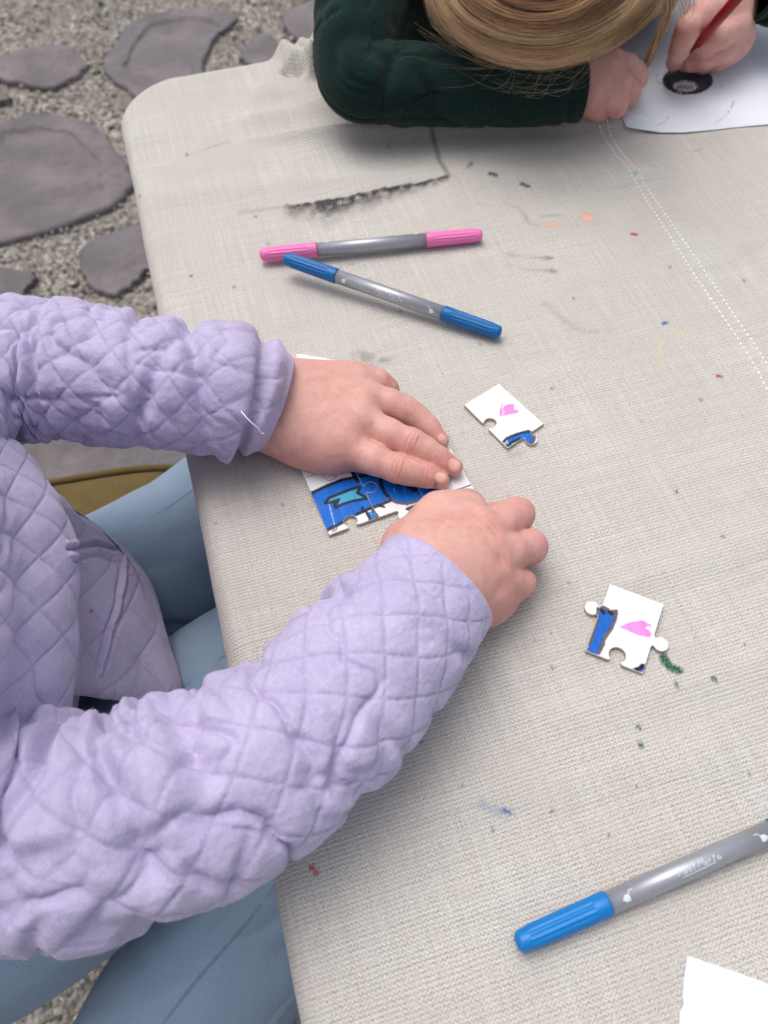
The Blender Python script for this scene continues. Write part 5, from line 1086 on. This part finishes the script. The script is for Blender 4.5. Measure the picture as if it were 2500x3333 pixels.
k1 = sleeve('sleeve', [P(1890, 300, .032), P(1760, 292, .034), P(1500, 281, .036), P(1260, 270, .039), el, el * .72 + s1 * .28, el * .4 + s1 * .6, s1 + np.array([0, 0, .0]), jb + np.array([-.02, -.01, -.02])], [.0215, .0258, .0285, .0300, .0315, .036, .040, .045, .045], jump, M_FLEECE, q_amp=0.0, folds=f1, crease=.0019, seed=21, ds=.0012, nphi=160, cuff_r=.003)
k2 = sleeve('sleeve', [zD(1490, -60, .058), zD(1620, -110, .057), P(2600, -65, .052), el2 * .8 + s2 * .2, s2, jb + np.array([.02, -.01, -.02])], [.0265, .031, .033, .036, .045, .045], jump, M_FLEECE, q_amp=0.0, crease=.002, folds=f1[:8], seed=22, ds=.0014, nphi=140, cuff_r=.003)
fuzz([k1, k2], 14000, jump, lin(52, 84, 78))
# hair: a bowed crown, combed towards the table and swept to one side
HR = np.array([.088, .092, .088]); ex = lambda d: hc + d * HR
def back_paths(k, n=20):
    """hair on the crown and the back of the head"""
    az = rng.uniform(0, 2 * math.pi, k)[:, None]; t = np.linspace(0, 1, n)[None]; th_ = R(5) + R(115) * t + 0 * az; azv = az + .25 * t
    d = np.stack([np.sin(th_) * np.sin(azv), np.abs(np.sin(th_)) * np.cos(azv) * .9 + .12, np.cos(th_)], -1) * (1 + .03 * rng.uniform(-1, 1, (k, 1, 1)))
    return hc + d * HR, HB[rng.integers(0, 5, k)] * rng.uniform(.75, 1.1, (k, 1))
CX, CY = 1778.0, -270.0; d0 = float((hc - CAMP) @ FWD)
OUT = crom(np.array([(1395, -190), (1388, -90), (1392, 0), (1425, 80), (1500, 150), (1610, 202), (1735, 224), (1860, 212), (1975, 168), (2075, 100), (2150, 20), (2190, -70), (2200, -160)], float), 26) - np.array([CX, CY])
def on_head(px, py, lift):
    """the place on the bowed head that lies on that line"""
    rho = np.sqrt(((px - CX) / 425.0) ** 2 + ((py + 95.0) / 330.0) ** 2); dep = d0 - .072 * np.sqrt(np.clip(1 - rho ** 2, 0, 1)) * 1.0 - lift
    D = FWD[None] + ((px - 1250) / FPX)[:, None] * IMR[None] + ((py - 1666.5) / FPX)[:, None] * IMD[None]
    return CAMP[None] + D * dep[:, None]
def front_paths(k):
    """long hair that hangs in nested curves from one side of the bowed head to the other"""
    out, cc = [], []; t = np.linspace(0, 1, 26); NS = 16
    for i in range(k):
        lam = rng.uniform(.12, 1.0) ** .7; ci = int(lam * 44 + rng.normal() * .8); cr = np.random.default_rng(ci + 500)
        ph_, am = cr.uniform(0, 6.3), cr.uniform(6, 26); lamc = (ci + .5) / 44
        l_ = lamc + (lam - lamc) * (.5 + .6 * np.abs(t - .35)) + am / 400 * np.sin(t * 5 + ph_) * (1 - .6 * lam) + .006 * rng.normal() + .010 * np.sin(t * rng.uniform(3, 8) + rng.uniform(0, 6))
        sh = cr.uniform(-.05, .05); ro = R(9) * cr.normal() * (1 - lam) + R(1.2) * rng.normal() * (1.05 - lam); cO = math.cos(ro), math.sin(ro); q = np.array([CX, CY]) + np.stack([OUT[:, 0] * cO[0] - OUT[:, 1] * cO[1], OUT[:, 0] * cO[1] + OUT[:, 1] * cO[0]], -1) * np.minimum(l_, 1.0 + .055 * rng.random() ** 2.2)[:, None] + np.stack([sh * 200 * np.sin(t * 3.1), 0 * t], -1) * (1 - lam)
        s0 = int(rng.uniform(0, 6)); s1_ = 26 - int(abs(rng.normal() * 5)); tt = np.linspace(s0, max(s1_, s0 + 8) - 1, NS); q = np.stack([np.interp(tt, np.arange(26), q[:, j_]) for j_ in (0, 1)], -1)
        lf = .008 * cr.uniform(0, 1) + .004 * rng.uniform(0, 1) + .002 * np.sin(np.linspace(0, 4, NS) + cr.uniform(0, 6)); out.append(on_head(q[:, 0], q[:, 1], lf))
        shade = cr.choice(5, p=[.30, .28, .20, .14, .08]); light = HB[3] if lam > .80 and cr.random() < .5 else HB[shade]
        cc.append(light * .72 + HB[rng.integers(0, 5)] * .28)
    return np.array(out), np.array(cc) * rng.uniform(.78, 1.2, (k, 1))
pf_, cf_ = front_paths(9500); pb_, cb_ = back_paths(1800)
pb_ = np.stack([resample(q, 16)[0] for q in pb_]); p1_, c1_ = np.vstack([pf_, pb_]), np.vstack([cf_, cb_]); NH = len(p1_)
def lock(pts, k, spread, n=16, e0=.2):
    b = crom(np.array(pts), n); o = []
    for i in range(k):
        of_ = rng.normal(size=3) * spread; w_ = np.linspace(1, e0, n)[:, None]; o.append(b + of_ * w_ + .0008 * np.cumsum(rng.normal(size=(n, 3)), 0) * .4)
    return np.array(o)
lk = [lock([P(2150, -120, .150), P(2176, -40, .140), P(2160, 60, .10), P(2120, 170, .045), P(2088, 224, .020), P(2050, 214, .018), P(1990, 196, .022), P(1930, 190, .03)], 46, .0013, e0=.6),
      lock([P(2120, -160, .17), P(2185, -30, .14), P(2172, 60, .10), P(2145, 140, .06)], 50, .0026), lock([P(2150, -160, .16), P(2230, -20, .12), P(2225, 50, .09)], 20, .004)]
fly = []
for i in range(26):
    x0, y0 = rng.uniform(1600, 2000), rng.uniform(180, 215); dx, dy = rng.uniform(-330, -60), rng.uniform(20, 150)
    fly.append(crom(np.array([P(x0, y0, .085), P(x0 + dx * .35, y0 + dy * .85 + rng.normal(0, 12), .082), P(x0 + dx, y0 + dy * rng.uniform(.3, 1.1), .078)]), 16))
for i in range(12):
    a = np.array([rng.uniform(1330, 1420), rng.uniform(60, 110)]); fly.append(crom(np.array([P(a[0], a[1], .09), P(a[0] + 90, a[1] + 50 + rng.normal(0, 8), .088), P(a[0] + 210, a[1] + 105 + rng.normal(0, 10), .086), P(a[0] + 360, a[1] + 130 + rng.normal(0, 12), .084)]), 16))
for i in range(30):
    x = rng.uniform(2150, 2300); fly.append(crom(np.array([P(x - 20, -120, .15), P(x + rng.normal(0, 15), -20, .12), P(x + rng.normal(10, 25), rng.uniform(20, 130), .09)]), 16))
pth = np.vstack([p1_] + lk + [np.array(fly)]); kk = len(pth) - NH; cl = HB[rng.integers(0, 4, kk)] * rng.uniform(.9, 1.2, (kk, 1)); nf = len(fly); cl[-nf:] = np.array(lin(160, 138, 112))
rr = np.concatenate([rng.uniform(.00014, .00028, NH), np.full(kk - nf, .00024), np.full(nf, .00004)])
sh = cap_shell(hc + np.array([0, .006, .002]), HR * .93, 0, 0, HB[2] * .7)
strands('hair', pth, rr, M_HAIR, np.vstack([c1_, cl]), kid, extra=sh)
# the red pencil held in the writing hand
pa, pb = zD(985, 520, .006), zD(1460, -20, .105); d = Vector(pb - pa).normalized(); a0 = Vector(pa)
pen = empty('pencil', a0); y = Vector((0, 0, 1)).cross(d).normalized(); pen.rotation_euler = Matrix((d, y, d.cross(y))).transposed().to_euler(); tag(pen, 'dark red pencil held in the drawing hand of the fair haired child', 'pencil')
RP = .0040
V, F = lathe([(.018, RP), (.06, RP), (.150, RP)], 6); mk('shaft', V, F, plastic('dark_red_lacquer', lin(150, 22, 34)), pen, world=False, smooth=False)
V, F = lathe([(.0045, .0011), (.012, .0026), (.0181, RP * .98)], 24); mk('sharpened_wood', V, F, plain('bare_pencil_wood', lin(206, 168, 120), .8), pen, world=False)
V, F = lathe([(0, .0003), (.0046, .00115)], 12); mk('pencil_lead', V, F, plain('graphite', (.05, .05, .05), .5), pen, world=False)
